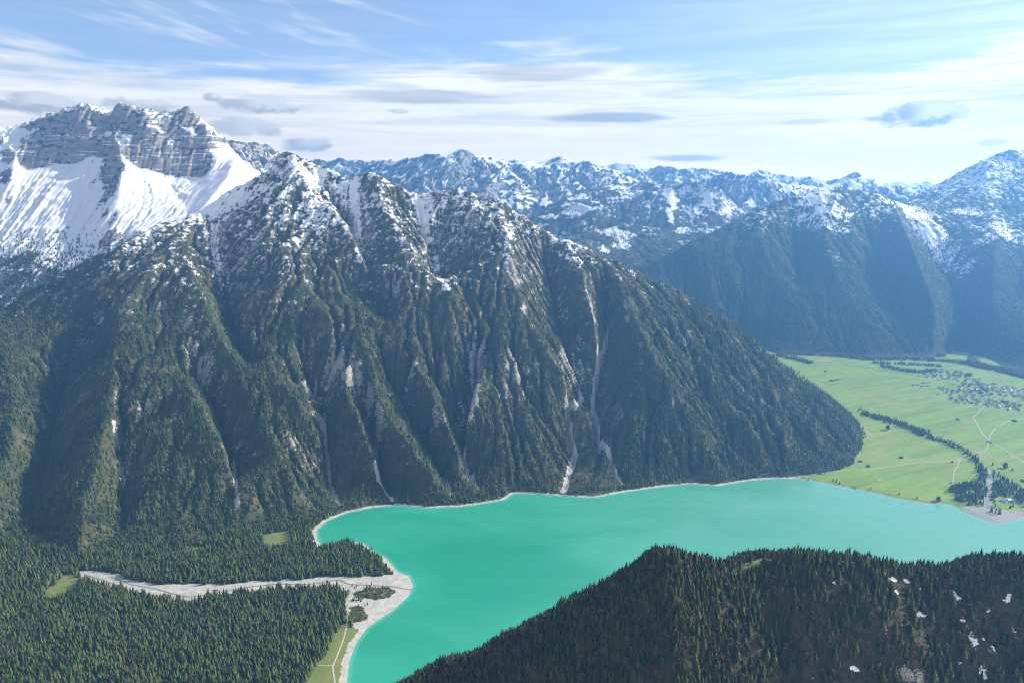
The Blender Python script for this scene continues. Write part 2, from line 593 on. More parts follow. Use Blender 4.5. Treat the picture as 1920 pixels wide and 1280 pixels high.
RIBS = [(70, [(544, 305), (590, 367), (637, 414), (675, 467), (705, 500), (734, 520), (766, 545), (790, 590), (808, 652)]),
        (65, [(512, 350), (488, 395), (500, 440), (522, 480), (575, 536), (616, 602), (647, 661), (665, 700)]),
        (55, [(590, 545), (637, 592), (678, 636), (697, 674), (705, 720)]),
        (60, [(700, 335), (735, 420), (775, 480), (803, 515), (834, 559), (869, 590), (890, 621), (903, 652), (910, 690)]),
        (75, [(940, 385), (948, 440), (960, 490), (966, 540), (981, 577), (997, 615), (1028, 665), (1065, 705), (1078, 725)]),
        (55, [(1060, 465), (1087, 502), (1106, 559), (1115, 606), (1122, 650)]),
        (60, [(1130, 490), (1147, 515), (1178, 577), (1206, 652), (1247, 715), (1295, 790), (1340, 860)]),
        (35, [(1230, 535), (1255, 575), (1290, 640), (1330, 720), (1380, 800)]),
        (35, [(1320, 590), (1350, 630), (1400, 700), (1450, 790), (1480, 850)]),
        (28, [(1410, 650), (1440, 690), (1490, 750), (1540, 820)]),
        (50, [(303, 600), (330, 680), (365, 746), (419, 826), (438, 892), (450, 940)]),
        (60, [(330, 440), (360, 520), (401, 600), (438, 691), (485, 775), (518, 848), (560, 920)]),
        (50, [(430, 560), (470, 620), (503, 673), (525, 728), (569, 775), (602, 819)]),
        (50, [(640, 690), (656, 764), (691, 815), (706, 865)]),
        (50, [(690, 720), (709, 771), (746, 822), (804, 881), (828, 915)]),
        (60, [(740, 620), (793, 706), (830, 779), (860, 845)]),
        (50, [(905, 690), (892, 720), (877, 779)]),
        (70, [(306, 424), (250, 520), (225, 600), (216, 700), (208, 780), (185, 860), (160, 950), (148, 1030)]),
        (60, [(-60, 640), (20, 680), (30, 760), (20, 860), (-20, 950)]),
        (-80, [(150, 590), (125, 700), (100, 800), (75, 880), (55, 960), (60, 1030)]),
        (-60, [(1085, 735), (1062, 770), (1065, 820), (1078, 850), (1066, 895), (1056, 922)]),
        (-60, [(1136, 560), (1136, 651), (1118, 717), (1112, 771), (1125, 830), (1168, 908)]),
        (-55, [(900, 730), (870, 800), (862, 852), (880, 890), (912, 933)]),
        (-40, [(675, 760), (698, 820), (708, 880), (735, 935)]),
        (-50, [(575, 700), (612, 790), (613, 850), (618, 905), (636, 945)]),
        (-40, [(740, 730), (775, 793), (833, 895), (852, 938)]),
        (-50, [(380, 720), (405, 775), (437, 870), (443, 955)]),
        (-35, [(219, 826), (231, 903), (230, 965), (225, 1020)]),
        (-50, [(403, 420), (403, 490), (422, 567), (445, 640), (480, 710)]),
        (-50, [(663, 345), (668, 430), (675, 475), (700, 560), (720, 620)]),
        (-50, [(783, 376), (797, 443), (815, 490), (835, 535)]),
        (-45, [(1020, 470), (1040, 560), (1050, 640), (1075, 690)]),
        (-40, [(600, 340), (640, 400), (690, 480)])]

M1 = Terrain(-3000, 2200, 1900, 4700, 7.0)
back = CREST.copy()
back[:, 1] += 850
back[:, 2] = np.maximum(-10, back[:, 2] * 0.42)
back[-6:, 2] = -10
back[-10:-6, 2] *= 0.5
lk = gpoly(SHORE[18:], -4)
lk[:, 1] -= 30
M1.lines = [CREST, FOOT, back, np.array([[-3000, 4700, 250], [-1200, 4700, 300], [-300, 4700, 120], [300, 4700, -10], [2200, 4700, -10]]), lk,
            np.array([[-3000, 1900, -8], [-1000, 1900, -8], [-560, 1900, -8]]), np.array([[2200, 1900, -10], [2200, 3000, -10], [2200, 4700, -10]]), FOOT[:10] + [0, -70, -12], FOOT[30:] + [70, 0, -14], np.array([[-3000, 2500, 120], [-2900, 3200, 380], [-2900, 3900, 420]])]
M1.solve().carve([(a * 1.35, b) for a, b in RIBS])
M1.erode(steps=26, K=0.024, m=0.5, f=1, rough=48.0, nscale=280.0, keep=[CREST], diff=0.05, base=6.0, cap=0.6)
up = sstep(M1.z, 10, 120)
M1.z += up * (20 * ridged(M1.X / 230 - M1.Y / 900, M1.Y / 300, 3, 0.5, 5) + 11 * ridged(M1.X / 105, M1.Y / 130, 4, 0.6, 2) + 3.0 * fbm(M1.X / 22, M1.Y / 22, 3, 0.6, 3))
sd1 = lake_distance(M1)
M1.z = np.where(sd1 < 60, np.minimum(M1.z, np.where(sd1 < 0, np.maximum(-25, sd1 * 0.25), 0.12 * sd1 + 0.0035 * sd1 ** 2 * 3.0 + 0.2)), M1.z)


# ---------------------------------------------------------------- the snowy massif on the left
L_CREST = lines_of([(-330, 330, 5900), (-200, 290, 5800), (-60, 258, 5700), (0, 245, 5650), (25, 240, 5640), (50, 233, 5620), (100, 216, 5600), (130, 204, 5600), (160, 198, 5600), (195, 206, 5600), (208, 213, 5600),
                    (225, 200, 5560), (260, 204, 5550), (300, 212, 5560), (330, 214, 5560), (350, 210, 5550), (375, 224, 5530), (400, 244, 5500), (420, 267, 5450), (440, 289, 5380), (470, 313, 5280), (492, 331, 5150), (520, 365, 4950), (545, 420, 4800)])
L_BASE = lines_of([(-200, 330, 5330), (-60, 312, 5330), (0, 300, 5300), (55, 322, 5250), (91, 312, 5270), (146, 306, 5300), (182, 288, 5330), (200, 262, 5400), (215, 300, 5200), (250, 312, 5180), (292, 322, 5180), (328, 333, 5170),
                   (376, 338, 5150), (398, 320, 5160), (440, 318, 5130), (492, 352, 5020)])
L_APRON = lines_of([(-300, 640, 4300), (-60, 545, 4300), (0, 505, 4330), (60, 488, 4380), (110, 492, 4350), (150, 474, 4400), (220, 446, 4440), (300, 424, 4460), (370, 405, 4480), (450, 390, 4500), (540, 430, 4500)])
M2 = Terrain(-5200, -900, 3900, 7000, 9.0)
lb = L_CREST.copy()
lb[:, 1] += 900
lb[:, 2] -= 600
M2.lines = [L_CREST, L_BASE, L_APRON, lb, np.array([[-5200, 3900, 250], [-3000, 3900, 260], [-900, 3900, 330]])]
M2.solve().carve([(110, [(215, 262), (233, 306), (226, 364), (214, 412), (200, 446)]),
                  (90, [(5, 255), (30, 300), (20, 345), (-5, 400), (-30, 460)]),
                  (-60, [(198, 300), (192, 350), (176, 400), (150, 440), (115, 485)]),
                  (-70, [(318, 345), (345, 375), (352, 405)]),
                  (100, [(440, 300), (425, 335), (398, 365), (375, 395)]),
                  (50, [(150, 205), (163, 240), (172, 275)]), (45, [(270, 210), (285, 250), (300, 300)]), (-45, [(208, 216), (204, 240), (200, 262)]),
                  (45, [(385, 235), (400, 275), (405, 310)])])
M2.erode(steps=16, K=0.008, m=0.5, f=1, rough=16.0, nscale=230.0, keep=[L_CREST], diff=0.05, base=100.0, cap=0.5)
gx, gy, sl = M2.slope()
steep2 = blur(sstep(blur(sl, 4), 0.72, 0.95), 3)
strata = M2.z + 0.10 * M2.X + 40 * fbm(M2.X / 420, M2.Y / 420, 4, 0.55, 8)
per = 44.0
ph = (strata / per) % 1.0
M2.z += steep2 * (per * 0.5 * (sstep(ph, 0.25, 0.75) - ph) * np.clip(0.45 + 1.3 * fbm(M2.X / 150, M2.Y / 500, 3, 0.55, 5), 0, 1.3) + 26 * ridged(M2.X / 95, M2.Y / 500, 4, 0.6, 6))
M2.z += (1 - steep2) * 3.0 * fbm(M2.X / 60, M2.Y / 60, 4, 0.55, 9) + sstep(blur(sl, 8), 0.8, 1.1) * 5 * ridged(M2.X / 60, M2.Y / 60, 4, 0.6, 4)

hi2 = sstep(M2.z, 1260, 1430)
M2.z += hi2 * (24 * ridged(M2.X / 70, M2.Y / 90, 4, 0.6, 15) + 14 * np.round(2 * fbm(M2.X / 120, M2.Y / 200, 2, 0.5, 16)))

# ---------------------------------------------------------------- mountains across the meadows on the right
R_CREST = lines_of([(1150, 545, 5450), (1212, 505, 5600), (1250, 482, 5700), (1300, 453, 5800), (1350, 429, 5900), (1400, 403, 6000), (1450, 381, 6050), (1500, 366, 6100), (1550, 355, 6150), (1572, 352, 6150), (1585, 355, 6150), (1620, 360, 6170),
                    (1650, 364, 6180), (1675, 378, 6200), (1692, 386, 6800), (1720, 369, 7050), (1760, 346, 7200), (1800, 323, 7250), (1830, 308, 7250), (1850, 299, 7250), (1870, 290, 7250), (1893, 283, 7250), (1920, 285, 7250), (1970, 292, 7200), (2060, 330, 7100), (2200, 420, 6900)])
R_FOOT = np.array([G(px, py, 20) for px, py in [(1100, 640), (1250, 640), (1400, 645), (1470, 660), (1560, 661), (1640, 666), (1700, 664), (1745, 666), (1790, 652), (1822, 660), (1840, 684), (1920, 705), (2050, 730), (2200, 745)]])
M3 = Terrain(700, 7000, 3300, 8500, 11.5)
rb = R_CREST.copy()
rb[:, 1] += 1100
rb[:, 2] *= 0.35
f3 = R_FOOT.copy()
f3[:, 1] -= 120
f3[:, 2] = -6
M3.lines = [R_CREST, R_FOOT, f3, rb, np.array([[700, 3300, -6], [7000, 3300, -6]]), np.array([[700, 8500, 150], [7000, 8500, 250]])]
M3.solve().carve([(230, [(1676, 384), (1700, 440), (1728, 510), (1752, 570), (1756, 610), (1745, 640)]),
                  (-260, [(1698, 400), (1725, 450), (1765, 510), (1805, 570), (1812, 635)]),
                  (70, [(1560, 360), (1545, 430), (1560, 500), (1600, 570), (1640, 640)]),
                  (60, [(1420, 400), (1430, 470), (1470, 540), (1530, 620)]),
                  (60, [(1300, 460), (1330, 540), (1380, 620)]),
                  (80, [(1850, 305), (1850, 380), (1870, 450), (1860, 560), (1870, 650)]),
                  (-60, [(1600, 370), (1630, 440), (1660, 520), (1700, 600)]), (-50, [(1480, 380), (1490, 460), (1500, 540)]), (-60, [(1900, 400), (1910, 470), (1905, 560)])])
M3.erode(steps=16, K=0.014, m=0.5, f=1, rough=40.0, nscale=300.0, keep=[R_CREST], diff=0.05, base=22.0, cap=0.5)
M3.z += sstep(M3.z, 40, 200) * (8 * ridged(M3.X / 130, M3.Y / 200, 4, 0.55, 12) + 3 * fbm(M3.X / 35, M3.Y / 35, 3, 0.6, 13))


# ---------------------------------------------------------------- the ranges far behind
def far_range(pix, Y, depth, drop, res, seed, K=0.055, rough=60.0, back=1.0, ribs=()):
    C = lines_of([(px, py, Y + 260 * sin(px * 0.021 + seed * 3)) for px, py in pix])
    T = Terrain(C[:, 0].min() - 300, C[:, 0].max() + 300, Y - depth - 200, Y + depth * back + 600, res)
    fr, bk = C.copy(), C.copy()
    fr[:, 1] -= depth
    fr[:, 2] -= drop * (1 + 0.15 * np.sin(C[:, 0] * 0.003 + seed))
    bk[:, 1] += depth * back
    bk[:, 2] -= drop * 0.8
    T.lines = [C, fr, bk]
    T.solve()
    if ribs:
        T.carve(ribs)
    T.erode(steps=16, K=K, m=0.5, f=1, rough=rough, nscale=340.0, keep=[C], diff=0.04, base=-300.0, seed=seed, cap=1.0)
    T.z += 0.8 * rough * ridged(T.X / (5.0 * rough + 60), T.Y / (5.0 * rough + 60), 5, 0.6, seed + 3)
    return T


FAR = [
    ('far_mountains', far_range([(540, 312), (580, 304), (608, 303), (625, 304), (640, 297), (652, 303), (700, 303), (760, 301), (820, 298), (1000, 306), (1130, 318), (1150, 312), (1190, 314), (1215, 322), (1237, 314), (1262, 318), (1292, 321), (1312, 317), (1332, 318),
                                 (1345, 326), (1380, 330), (1412, 330), (1424, 321), (1440, 328), (1460, 334), (1490, 337), (1520, 335), (1550, 341), (1575, 340), (1610, 340), (1650, 342), (1700, 347), (1740, 349), (1790, 348), (1850, 352), (1960, 350), (2100, 345)], 12300, 2700, 1150, 36, 1, rough=65, back=0.4)),
    ('far_mountains', far_range([(600, 372), (650, 335), (680, 322), (700, 307), (740, 302), (770, 301), (792, 297), (808, 291), (825, 297), (848, 290), (860, 287), (873, 284), (890, 293), (905, 290), (925, 299), (950, 309), (975, 311), (1000, 309), (1020, 306), (1047, 299),
                                 (1078, 305), (1086, 309), (1104, 304), (1122, 318), (1160, 330), (1220, 352)], 9900, 2600, 1050, 31, 2, rough=64,
                                ribs=[(90, [(870, 290), (830, 320), (790, 350), (770, 370)]), (80, [(950, 310), (930, 335), (905, 360)]), (-70, [(880, 300), (870, 340), (880, 370)]), (70, [(1047, 304), (1060, 330), (1085, 350)])])),
    ('far_mountains', far_range([(1180, 400), (1250, 372), (1300, 345), (1340, 331), (1372, 324), (1400, 334), (1420, 330), (1450, 340), (1475, 349), (1500, 352), (1540, 356), (1570, 345), (1590, 332), (1603, 326), (1620, 335), (1645, 345), (1690, 352), (1740, 366), (1800, 392)], 9300, 2300, 940, 28, 4, rough=60)),
    ('far_mountains', far_range([(380, 290), (425, 263), (440, 266), (465, 270), (490, 273), (510, 278), (530, 289), (550, 302), (600, 330), (660, 362)], 7600, 1900, 800, 22, 5, rough=40)),
    ('far_mountains', far_range([(820, 400), (880, 368), (910, 352), (935, 343), (962, 338), (985, 350), (1010, 362), (1045, 388), (1090, 412)], 8900, 1500, 800, 20, 6, rough=30, K=0.014,
                                ribs=[(70, [(962, 341), (968, 370), (985, 400)]), (-40, [(940, 350), (930, 385), (935, 410)])])),
    ('far_mountains', far_range([(980, 420), (1040, 384), (1062, 372), (1090, 358), (1130, 350), (1175, 346), (1200, 343), (1222, 345), (1255, 350), (1285, 346), (1310, 346), (1335, 353), (1360, 366), (1380, 388), (1400, 402), (1440, 424)], 8000, 1700, 830, 18, 7, rough=26, K=0.012,
                                ribs=[(80, [(1258, 352), (1252, 385), (1258, 420)]), (50, [(1330, 354), (1340, 385), (1355, 415)]), (-50, [(1290, 352), (1295, 390), (1300, 425)])])),
    ('foothills', far_range([(900, 440), (985, 408), (1010, 402), (1040, 402), (1065, 390), (1085, 385), (1108, 392), (1130, 412), (1165, 428), (1200, 432), (1240, 434), (1275, 430), (1320, 425), (1352, 428), (1390, 436), (1450, 450)], 6900, 1500, 480, 14, 8, rough=40, K=0.01)),
    ('foothills', far_range([(1000, 500), (1060, 460), (1100, 450), (1150, 465), (1195, 482), (1225, 510)], 6100, 900, 350, 12, 9, rough=30, K=0.01)),
]

# ---------------------------------------------------------------- the near wooded hill above the lake
HILL = lines_of([(560, 1400, 850), (700, 1318, 830), (760, 1288, 820), (800, 1272, 815), (850, 1251, 810), (900, 1234, 805), (950, 1209, 800), (1000, 1180, 798), (1050, 1155, 797), (1100, 1127, 795), (1150, 1098, 790), (1200, 1070, 785), (1240, 1049, 780),
                 (1265, 1042, 780), (1300, 1056, 785), (1340, 1064, 790), (1375, 1068, 800), (1400, 1056, 812), (1430, 1046, 818), (1460, 1050, 810), (1520, 1049, 805), (1600, 1052, 800), (1660, 1062, 800), (1720, 1076, 800), (1770, 1076, 800), (1800, 1072, 800), (1850, 1066, 800), (1920, 1056, 800), (2050, 1040, 800), (2300, 1030, 800)])
M4 = Terrain(-320, 900, 520, 1130, 2.2)
o = np.argsort(HILL[:, 0])
hy, hz = np.interp(M4.X, HILL[o, 0], HILL[o, 1]), np.interp(M4.X, HILL[o, 0], HILL[o, 2])
dY = hy - M4.Y
FRONT = 0.88
M4.z = np.where(dY > 0, hz - FRONT * dY - 0.0006 * dY ** 2, hz + 0.55 * dY - 0.0012 * dY ** 2)
crestness = sstep(np.abs(dY), 0, 40)
M4.z += crestness * (13 * ridged(M4.X / 70 + M4.Y / 300, M4.Y / 190, 3, 0.5, 21) + 4 * fbm(M4.X / 26, M4.Y / 26, 4, 0.55, 22)) + 1.2 * fbm(M4.X / 9, M4.Y / 9, 3, 0.6, 23)

# ---------------------------------------------------------------- valley floor with the river fan, and the meadows
M5 = Terrain(-2100, 40, 1240, 2420, 4.0)
sd5 = lake_distance(M5)
M5.z = np.where(sd5 < 0, np.maximum(-12, sd5 * 0.2), np.minimum(4.5, 0.10 * sd5) + 0.0055 * np.maximum(0, sd5 - 40)) + sstep(sd5, 15, 60) * 1.0 * fbm(M5.X / 40, M5.Y / 40, 4, 0.5, 31)
west = lines_of([(0, 1045, 2060), (40, 1090, 1950), (60, 1150, 1750), (70, 1280, 1470)])
M5.z += 60 * sstep(-M5.X - np.interp(M5.Y, west[::-1, 1], -west[::-1, 0]), 0, 380) * sstep(M5.Y, 1240, 1700)
M6 = Terrain(420, 5200, 1880, 5300, 8.0)
sd6 = lake_distance(M6)
M6.z = np.where(sd6 < 0, np.maximum(-12, sd6 * 0.2), np.minimum(3.5, 0.14 * sd6) + 0.0025 * sd6) + sstep(sd6, 25, 90) * 0.8 * fbm(M6.X / 90, M6.Y / 90, 4, 0.5, 32)


# ---------------------------------------------------------------- ground materials
def land_mat(name, floor_a, floor_b, rock_a=(0.37, 0.34, 0.30), rock_b=(0.19, 0.18, 0.17), fine=1.0, snow_mix=1.5, bump=1.0, ledges=0.0):
    """ground cover: forest floor, grass, rock, scree and snow, each where its attribute and a noise say so"""
    m, n = new_mat(name)
    tc = n.new('ShaderNodeTexCoord').outputs['Object']
    f = 1.0 / fine
    big = n.noise(tc, 0.006 * f, 4)
    mid = n.noise(tc, 0.028 * f, 6, 0.62)
    sml = n.noise(tc, 0.12 * f, 5, 0.6)
    led = n.noise(n.scaled(tc, (0.030 * f, 0.030 * f, 0.10 * f)), 1.0, 7, 0.66, 0.4)
    half = lambda s, k: n.math('MULTIPLY', n.math('SUBTRACT', s, 0.5), k)
    floor = n.mix(n.step(n.math('ADD', mid, half(sml, 0.7)), 0.36, 0.66), floor_a, floor_b)
    floor = n.mix(n.step(big, 0.42, 0.68), floor, tuple(0.5 * (a + b) * 0.8 for a, b in zip(floor_a, floor_b)))
    grass = n.mix(sml, (0.10, 0.16, 0.035), (0.19, 0.22, 0.075))
    grass = n.mix(n.step(mid, 0.45, 0.7), grass, (0.22, 0.19, 0.09))
    band = n.noise(n.scaled(tc, (0.01 * f, 0.01 * f, 0.09 * f)), 1.0, 5, 0.6, 0.8)
    rock = n.mix(n.step(n.math('ADD', band, half(sml, 0.8)), 0.3, 0.7), rock_b, rock_a)
    rock = n.mix(n.step(big, 0.5, 0.75), rock, (0.34, 0.30, 0.235))
    scree = n.mix(n.step(n.math('ADD', sml, half(mid, 1.0)), 0.2, 0.8), (0.32, 0.305, 0.275), (0.50, 0.485, 0.44))
    jig = n.math('ADD', half(mid, 1.1), half(sml, 0.9))
    c = n.mix(n.step(n.math('ADD', n.attr('grass'), n.math('MULTIPLY', jig, 0.6)), 0.42, 0.58), floor, grass)
    c = n.mix(n.step(n.math('ADD', n.attr('rock'), n.math('MULTIPLY', jig, 1.35)), 0.42, 0.60), c, rock)
    c = n.mix(n.step(n.math('ADD', n.attr('scree'), n.math('MULTIPLY', jig, 0.5)), 0.40, 0.56), c, scree)
    ss = n.math('ADD', n.attr('snow'), n.math('ADD', n.math('ADD', half(led, 0.62 * snow_mix), half(mid, 0.62 * snow_mix)), half(sml, 0.5)))
    if ledges:                                           # snow caught on the rock bands
        lg = n.noise(n.scaled(tc, (0.0045, 0.0045, 0.075)), 1.0, 5, 0.62, 0.5)
        lg = n.math('MULTIPLY', n.step(lg, 0.50, 0.62), n.math('MULTIPLY', n.step(n.attr('rock'), 0.2, 0.6), ledges))
        ss = n.math('ADD', ss, n.math('MULTIPLY', lg, n.math('ADD', 0.4, mid)))
    sm = n.step(ss, 0.47, 0.56)
    c = n.mix(sm, c, (0.83, 0.85, 0.88))
    hgt = n.math('ADD', n.math('MULTIPLY', mid, 10.0 * fine), n.math('MULTIPLY', sml, 3.0 * fine))
    hgt = n.math('MULTIPLY', hgt, n.math('SUBTRACT', 1.0, n.math('MULTIPLY', sm, 0.8)))
    b = n.new('ShaderNodeBump', {'Strength': 0.6 * bump, 'Distance': 1.0, 'Height': hgt})
    finish(n, c, 0.95, b.outputs[0], 0.1)
    return m


def convex(T, k):
    return T.z - blur(T.z, k)


ZERO = lambda T: np.zeros(T.z.shape)

# the wooded mountain
gx, gy, sl = M1.slope()
lit = (-gx * SUN_DIR[0] - gy * SUN_DIR[1] + SUN_DIR[2]) / np.sqrt(1 + sl ** 2)
cv = convex(M1, 14)
chute = [M1.hits(p) for p in ([(1090, 738), (1078, 755), (1064, 772), (1064, 800), (1070, 830), (1078, 850), (1072, 872), (1064, 898), (1056, 922)], [(1138, 620), (1134, 655), (1120, 700), (1113, 740), (1111, 775), (1117, 805), (1126, 835), (1145, 870), (1168, 908)],
                              [(862, 850), (875, 885), (893, 912), (912, 934)], [(692, 815), (705, 850), (708, 895), (720, 918), (736, 940)], [(608, 780), (612, 830), (614, 870), (620, 915), (637, 946)], [(812, 870), (838, 905), (852, 938)],
                              [(438, 870), (443, 915), (446, 950)], [(216, 800), (226, 870), (231, 910)])]
cw = [10, 8, 6, 6, 5, 5, 6, 5]
M1A = {'scree': ZERO(M1), 'grass': ZERO(M1)}
nochute = np.ones(M1.z.shape)
for L, w in zip(chute, cw):
    nochute *= sstep(M1.near_lines([L]), w + 3, w + 13)
    d = M1.near_lines([L]) + 7 * fbm(M1.X / 50, M1.Y / 50, 3, 0.6, 44)
    M1A['scree'] = np.maximum(M1A['scree'], 1.0 - sstep(d, w * 0.55, w * 1.5))
fan = inside(M1.X, M1.Y, np.array([h for h in M1.hits([(1068, 918), (1080, 860), (1092, 800), (1105, 780), (1116, 820), (1135, 862), (1166, 916)])])[:, :2])
ROCKS = [(275, 770, 70, 35, .5), (330, 790, 55, 35, .5), (245, 560, 40, 40, .4), (300, 570, 35, 45, .5), (350, 600, 50, 70, .5), (355, 640, 40, 70, .5), (385, 690, 40, 60, .4), (520, 720, 50, 40, .55), (585, 740, 40, 50, .55), (600, 790, 30, 50, .55),
         (540, 820, 50, 40, .5), (625, 690, 50, 60, .5), (660, 700, 40, 50, .55), (690, 760, 25, 50, .5), (710, 790, 25, 40, .6), (820, 760, 30, 60, .5), (895, 690, 30, 50, .45), (890, 740, 30, 60, .55), (868, 800, 25, 50, .45), (955, 500, 30, 45, .6), (965, 525, 30, 35, .6),
         (985, 580, 18, 60, .5), (1005, 615, 18, 50, .5), (1105, 560, 22, 60, .55), (1112, 590, 22, 40, .55), (1085, 640, 25, 60, .4), (1060, 680, 60, 60, .35), (1090, 700, 50, 60, .35), (960, 690, 60, 60, .3), (1175, 590, 12, 70, .4), (1200, 650, 12, 70, .4), (1400, 780, 40, 40, .45), (1430, 770, 30, 40, .45),
         (1385, 640, 25, 30, .35), (1290, 640, 25, 60, .3), (1545, 735, 30, 30, .5), (1225, 790, 20, 40, .3), (940, 740, 80, 50, .35)]
rk = M1.blobs(ROCKS)
M1A['rock'] = -0.36 + 1.2 * rk + 0.020 * np.clip(cv, -6, 14) + 0.35 * sstep(sl, 0.95, 1.5) + 0.26 * sstep(M1.z, 450, 900) + 0.12 * sstep(M1.z, 150, 400) + 0.45 * fbm(M1.X / 200, M1.Y / 200, 4, 0.6, 55) + 0.3 * fan
SNOWY = [(440, 375, 110, 70, .75), (400, 390, 110, 60, .7), (490, 352, 40, 40, .5), (590, 335, 60, 60, .42), (635, 355, 50, 60, .35), (550, 310, 40, 50, .3), (800, 400, 30, 60, .3), (400, 440, 20, 60, .4), (408, 500, 20, 60, .35), (350, 400, 50, 30, .4)]
sn = M1.blobs(SNOWY)
cou = np.minimum(M1.near_lines([M1.hits([(663, 345), (668, 400), (672, 450), (678, 480)]), M1.hits([(784, 378), (792, 420), (800, 455), (818, 500), (838, 540)]), M1.hits([(402, 430), (404, 480), (412, 530), (422, 570)])]), 200)
M1A['snow'] = 0.19 + 0.60 * np.clip((M1.z - 420) / 760, -0.6, 0.66) + 0.55 * sn + 0.35 * (1 - sstep(cou, 8, 26)) - 0.2 * sstep(sl, 1.15, 1.9) - 0.016 * np.clip(convex(M1, 6), -8, 10) + 0.20 * fbm(M1.X / 200, M1.Y / 200, 3, 0.5, 56)
M1A['snow'] -= 0.25 * sstep(M1.blobs([(560, 360, 30, 60, 1), (700, 340, 40, 40, 1), (745, 370, 40, 40, 1), (950, 400, 60, 40, .7)]), 0.2, 0.7)
beach1 = (1 - sstep(M1.z, 1.2, 3.0)) * (sd1 > -20) * (sd1 < 25)
M1A['scree'] = np.maximum(M1A['scree'], beach1)
FLOOR_A, FLOOR_B = (0.045, 0.058, 0.026), (0.125, 0.112, 0.062)
M1.build('wooded_mountain', land_mat('wooded mountain', FLOOR_A, FLOOR_B, snow_mix=2.0), M1A)

# the massif
gx, gy, sl = M2.slope()
zs = blur(M2.z, 16)
sy_, sx_ = np.gradient(zs, M2.res)
slb = np.hypot(sx_, sy_)
cv = convex(M2, 4)
M2A = {'grass': ZERO(M2), 'scree': ZERO(M2)}
low = 1 - sstep(M2.z + 60 * fbm(M2.X / 160, M2.Y / 160, 3, 0.5, 77), 540, 740)
M2A['rock'] = -0.1 + 0.9 * sstep(sl, 0.95, 1.25) + 0.05 * np.clip(cv, -4, 8) + 0.15 * fbm(M2.X / 150, M2.Y / 150, 3, 0.5, 57)
M2A['snow'] = 1.10 - 0.70 * sstep(slb, 0.90, 1.2) - 0.35 * sstep(sl, 0.9, 1.25) * sstep(slb, 0.8, 1.0) - 0.03 * np.clip(cv, -5, 8) - 0.10 * steep2 - 0.75 * low - 0.45 * sstep(M2.z, 1400, 1560) + 0.18 * fbm(M2.X / 220, M2.Y / 220, 4, 0.55, 58)
M2A['snow'] -= 0.5 * M2.blobs([(20, 335, 150, 90, 1), (235, 315, 60, 110, 1), (226, 395, 60, 150, 1), (212, 435, 90, 90, .9), (140, 445, 160, 80, .8), (60, 475, 200, 90, .7), (425, 345, 60, 90, .8), (475, 335, 90, 90, .9), (395, 380, 50, 70, .6)])
M2.build('snowy_massif', land_mat('limestone massif', FLOOR_A, (0.10, 0.09, 0.065), (0.38, 0.34, 0.29), (0.20, 0.19, 0.185), fine=1.3, snow_mix=0.5, ledges=0.8), M2A)

# mountains on the right
gx, gy, sl = M3.slope()
M3A = {'grass': ZERO(M3), 'scree': ZERO(M3)}
M3A['rock'] = -0.35 + 0.5 * sstep(M3.z, 400, 900) + 0.3 * sstep(sl, 0.8, 1.3)
R_SNOW = [(1722, 405, 150, 200, 1.0), (1738, 445, 170, 260, 1.1), (1765, 480, 190, 260, 1.1), (1790, 500, 170, 220, 1.0), (1890, 440, 260, 200, .75), (1850, 450, 200, 120, .5), (1810, 400, 120, 120, .5), (1560, 400, 400, 300, .35), (1500, 480, 120, 120, .35), (1570, 480, 120, 240, .4), (1650, 470, 120, 240, .3)]
M3A['snow'] = 0.0 + 0.52 * np.clip((M3.z - 430) / 640, -0.7, 1.1) + 0.75 * M3.blobs(R_SNOW) - 0.3 * sstep(sl, 0.8, 1.3) - 0.02 * np.clip(convex(M3, 5), -8, 10) + 0.22 * fbm(M3.X / 300, M3.Y / 300, 3, 0.5, 59)
M3A['grass'] = M3.blobs([(1793, 662, 45, 60, .9), (1780, 668, 60, 40, .8)])
M3.build('shaded_mountains', land_mat('shaded mountains', FLOOR_A, (0.075, 0.072, 0.045), fine=1.3, snow_mix=1.9), M3A)

far_mat = land_mat('far ranges', (0.045, 0.055, 0.032), (0.10, 0.09, 0.06), (0.46, 0.44, 0.41), (0.28, 0.27, 0.26), fine=3.2, snow_mix=1.0, bump=1.0)
foot_mat = land_mat('foothills', (0.045, 0.058, 0.035), (0.09, 0.09, 0.06), fine=2.0, snow_mix=1.3)
for i, (nm, T) in enumerate(FAR):
    gx, gy, sl = T.slope()
    cv = convex(T, 4) / T.res
    A = {'grass': ZERO(T), 'scree': ZERO(T)}
    lvl = (380, 850) if nm == 'far_mountains' else (560, 980)
    A['rock'] = -0.1 + 0.7 * sstep(sl, 0.7, 1.2)
    if i == 5:
        A['snow'] = -0.06 + 0.50 * sstep(T.z, 300, 950) - 1.2 * cv * 0.2 + 0.3 * fbm(T.X / 300, T.Y / 300, 3, 0.5, 60 + i) + 0.5 * T.blobs([(1257, 370, 50, 200, 1), (1256, 405, 35, 160, 1), (1330, 372, 60, 130, .6), (1365, 395, 60, 100, .6)])
    elif nm == 'foothills':
        A['snow'] = 0.10 + 0.35 * sstep(T.z, 400, 800) + 0.6 * fbm(T.X / 260, T.Y / 260, 3, 0.5, 60 + i) + 0.8 * T.blobs([(1080, 392, 120, 80, .8), (1030, 403, 90, 50, .7), (1150, 435, 120, 60, .9), (1165, 460, 90, 60, 1), (1275, 436, 60, 50, .6), (1185, 470, 60, 30, .6)])
    else:
        A['snow'] = 0.32 + 0.52 * sstep(T.z, *lvl) - 0.75 * sstep(sl, 0.62, 1.15) - 0.25 * np.clip(cv, -1, 1.5) + 0.25 * fbm(T.X / 500, T.Y / 500, 3, 0.5, 60 + i)
    tag(T.build(nm, foot_mat if nm == 'foothills' else far_mat, A), kind='structure')

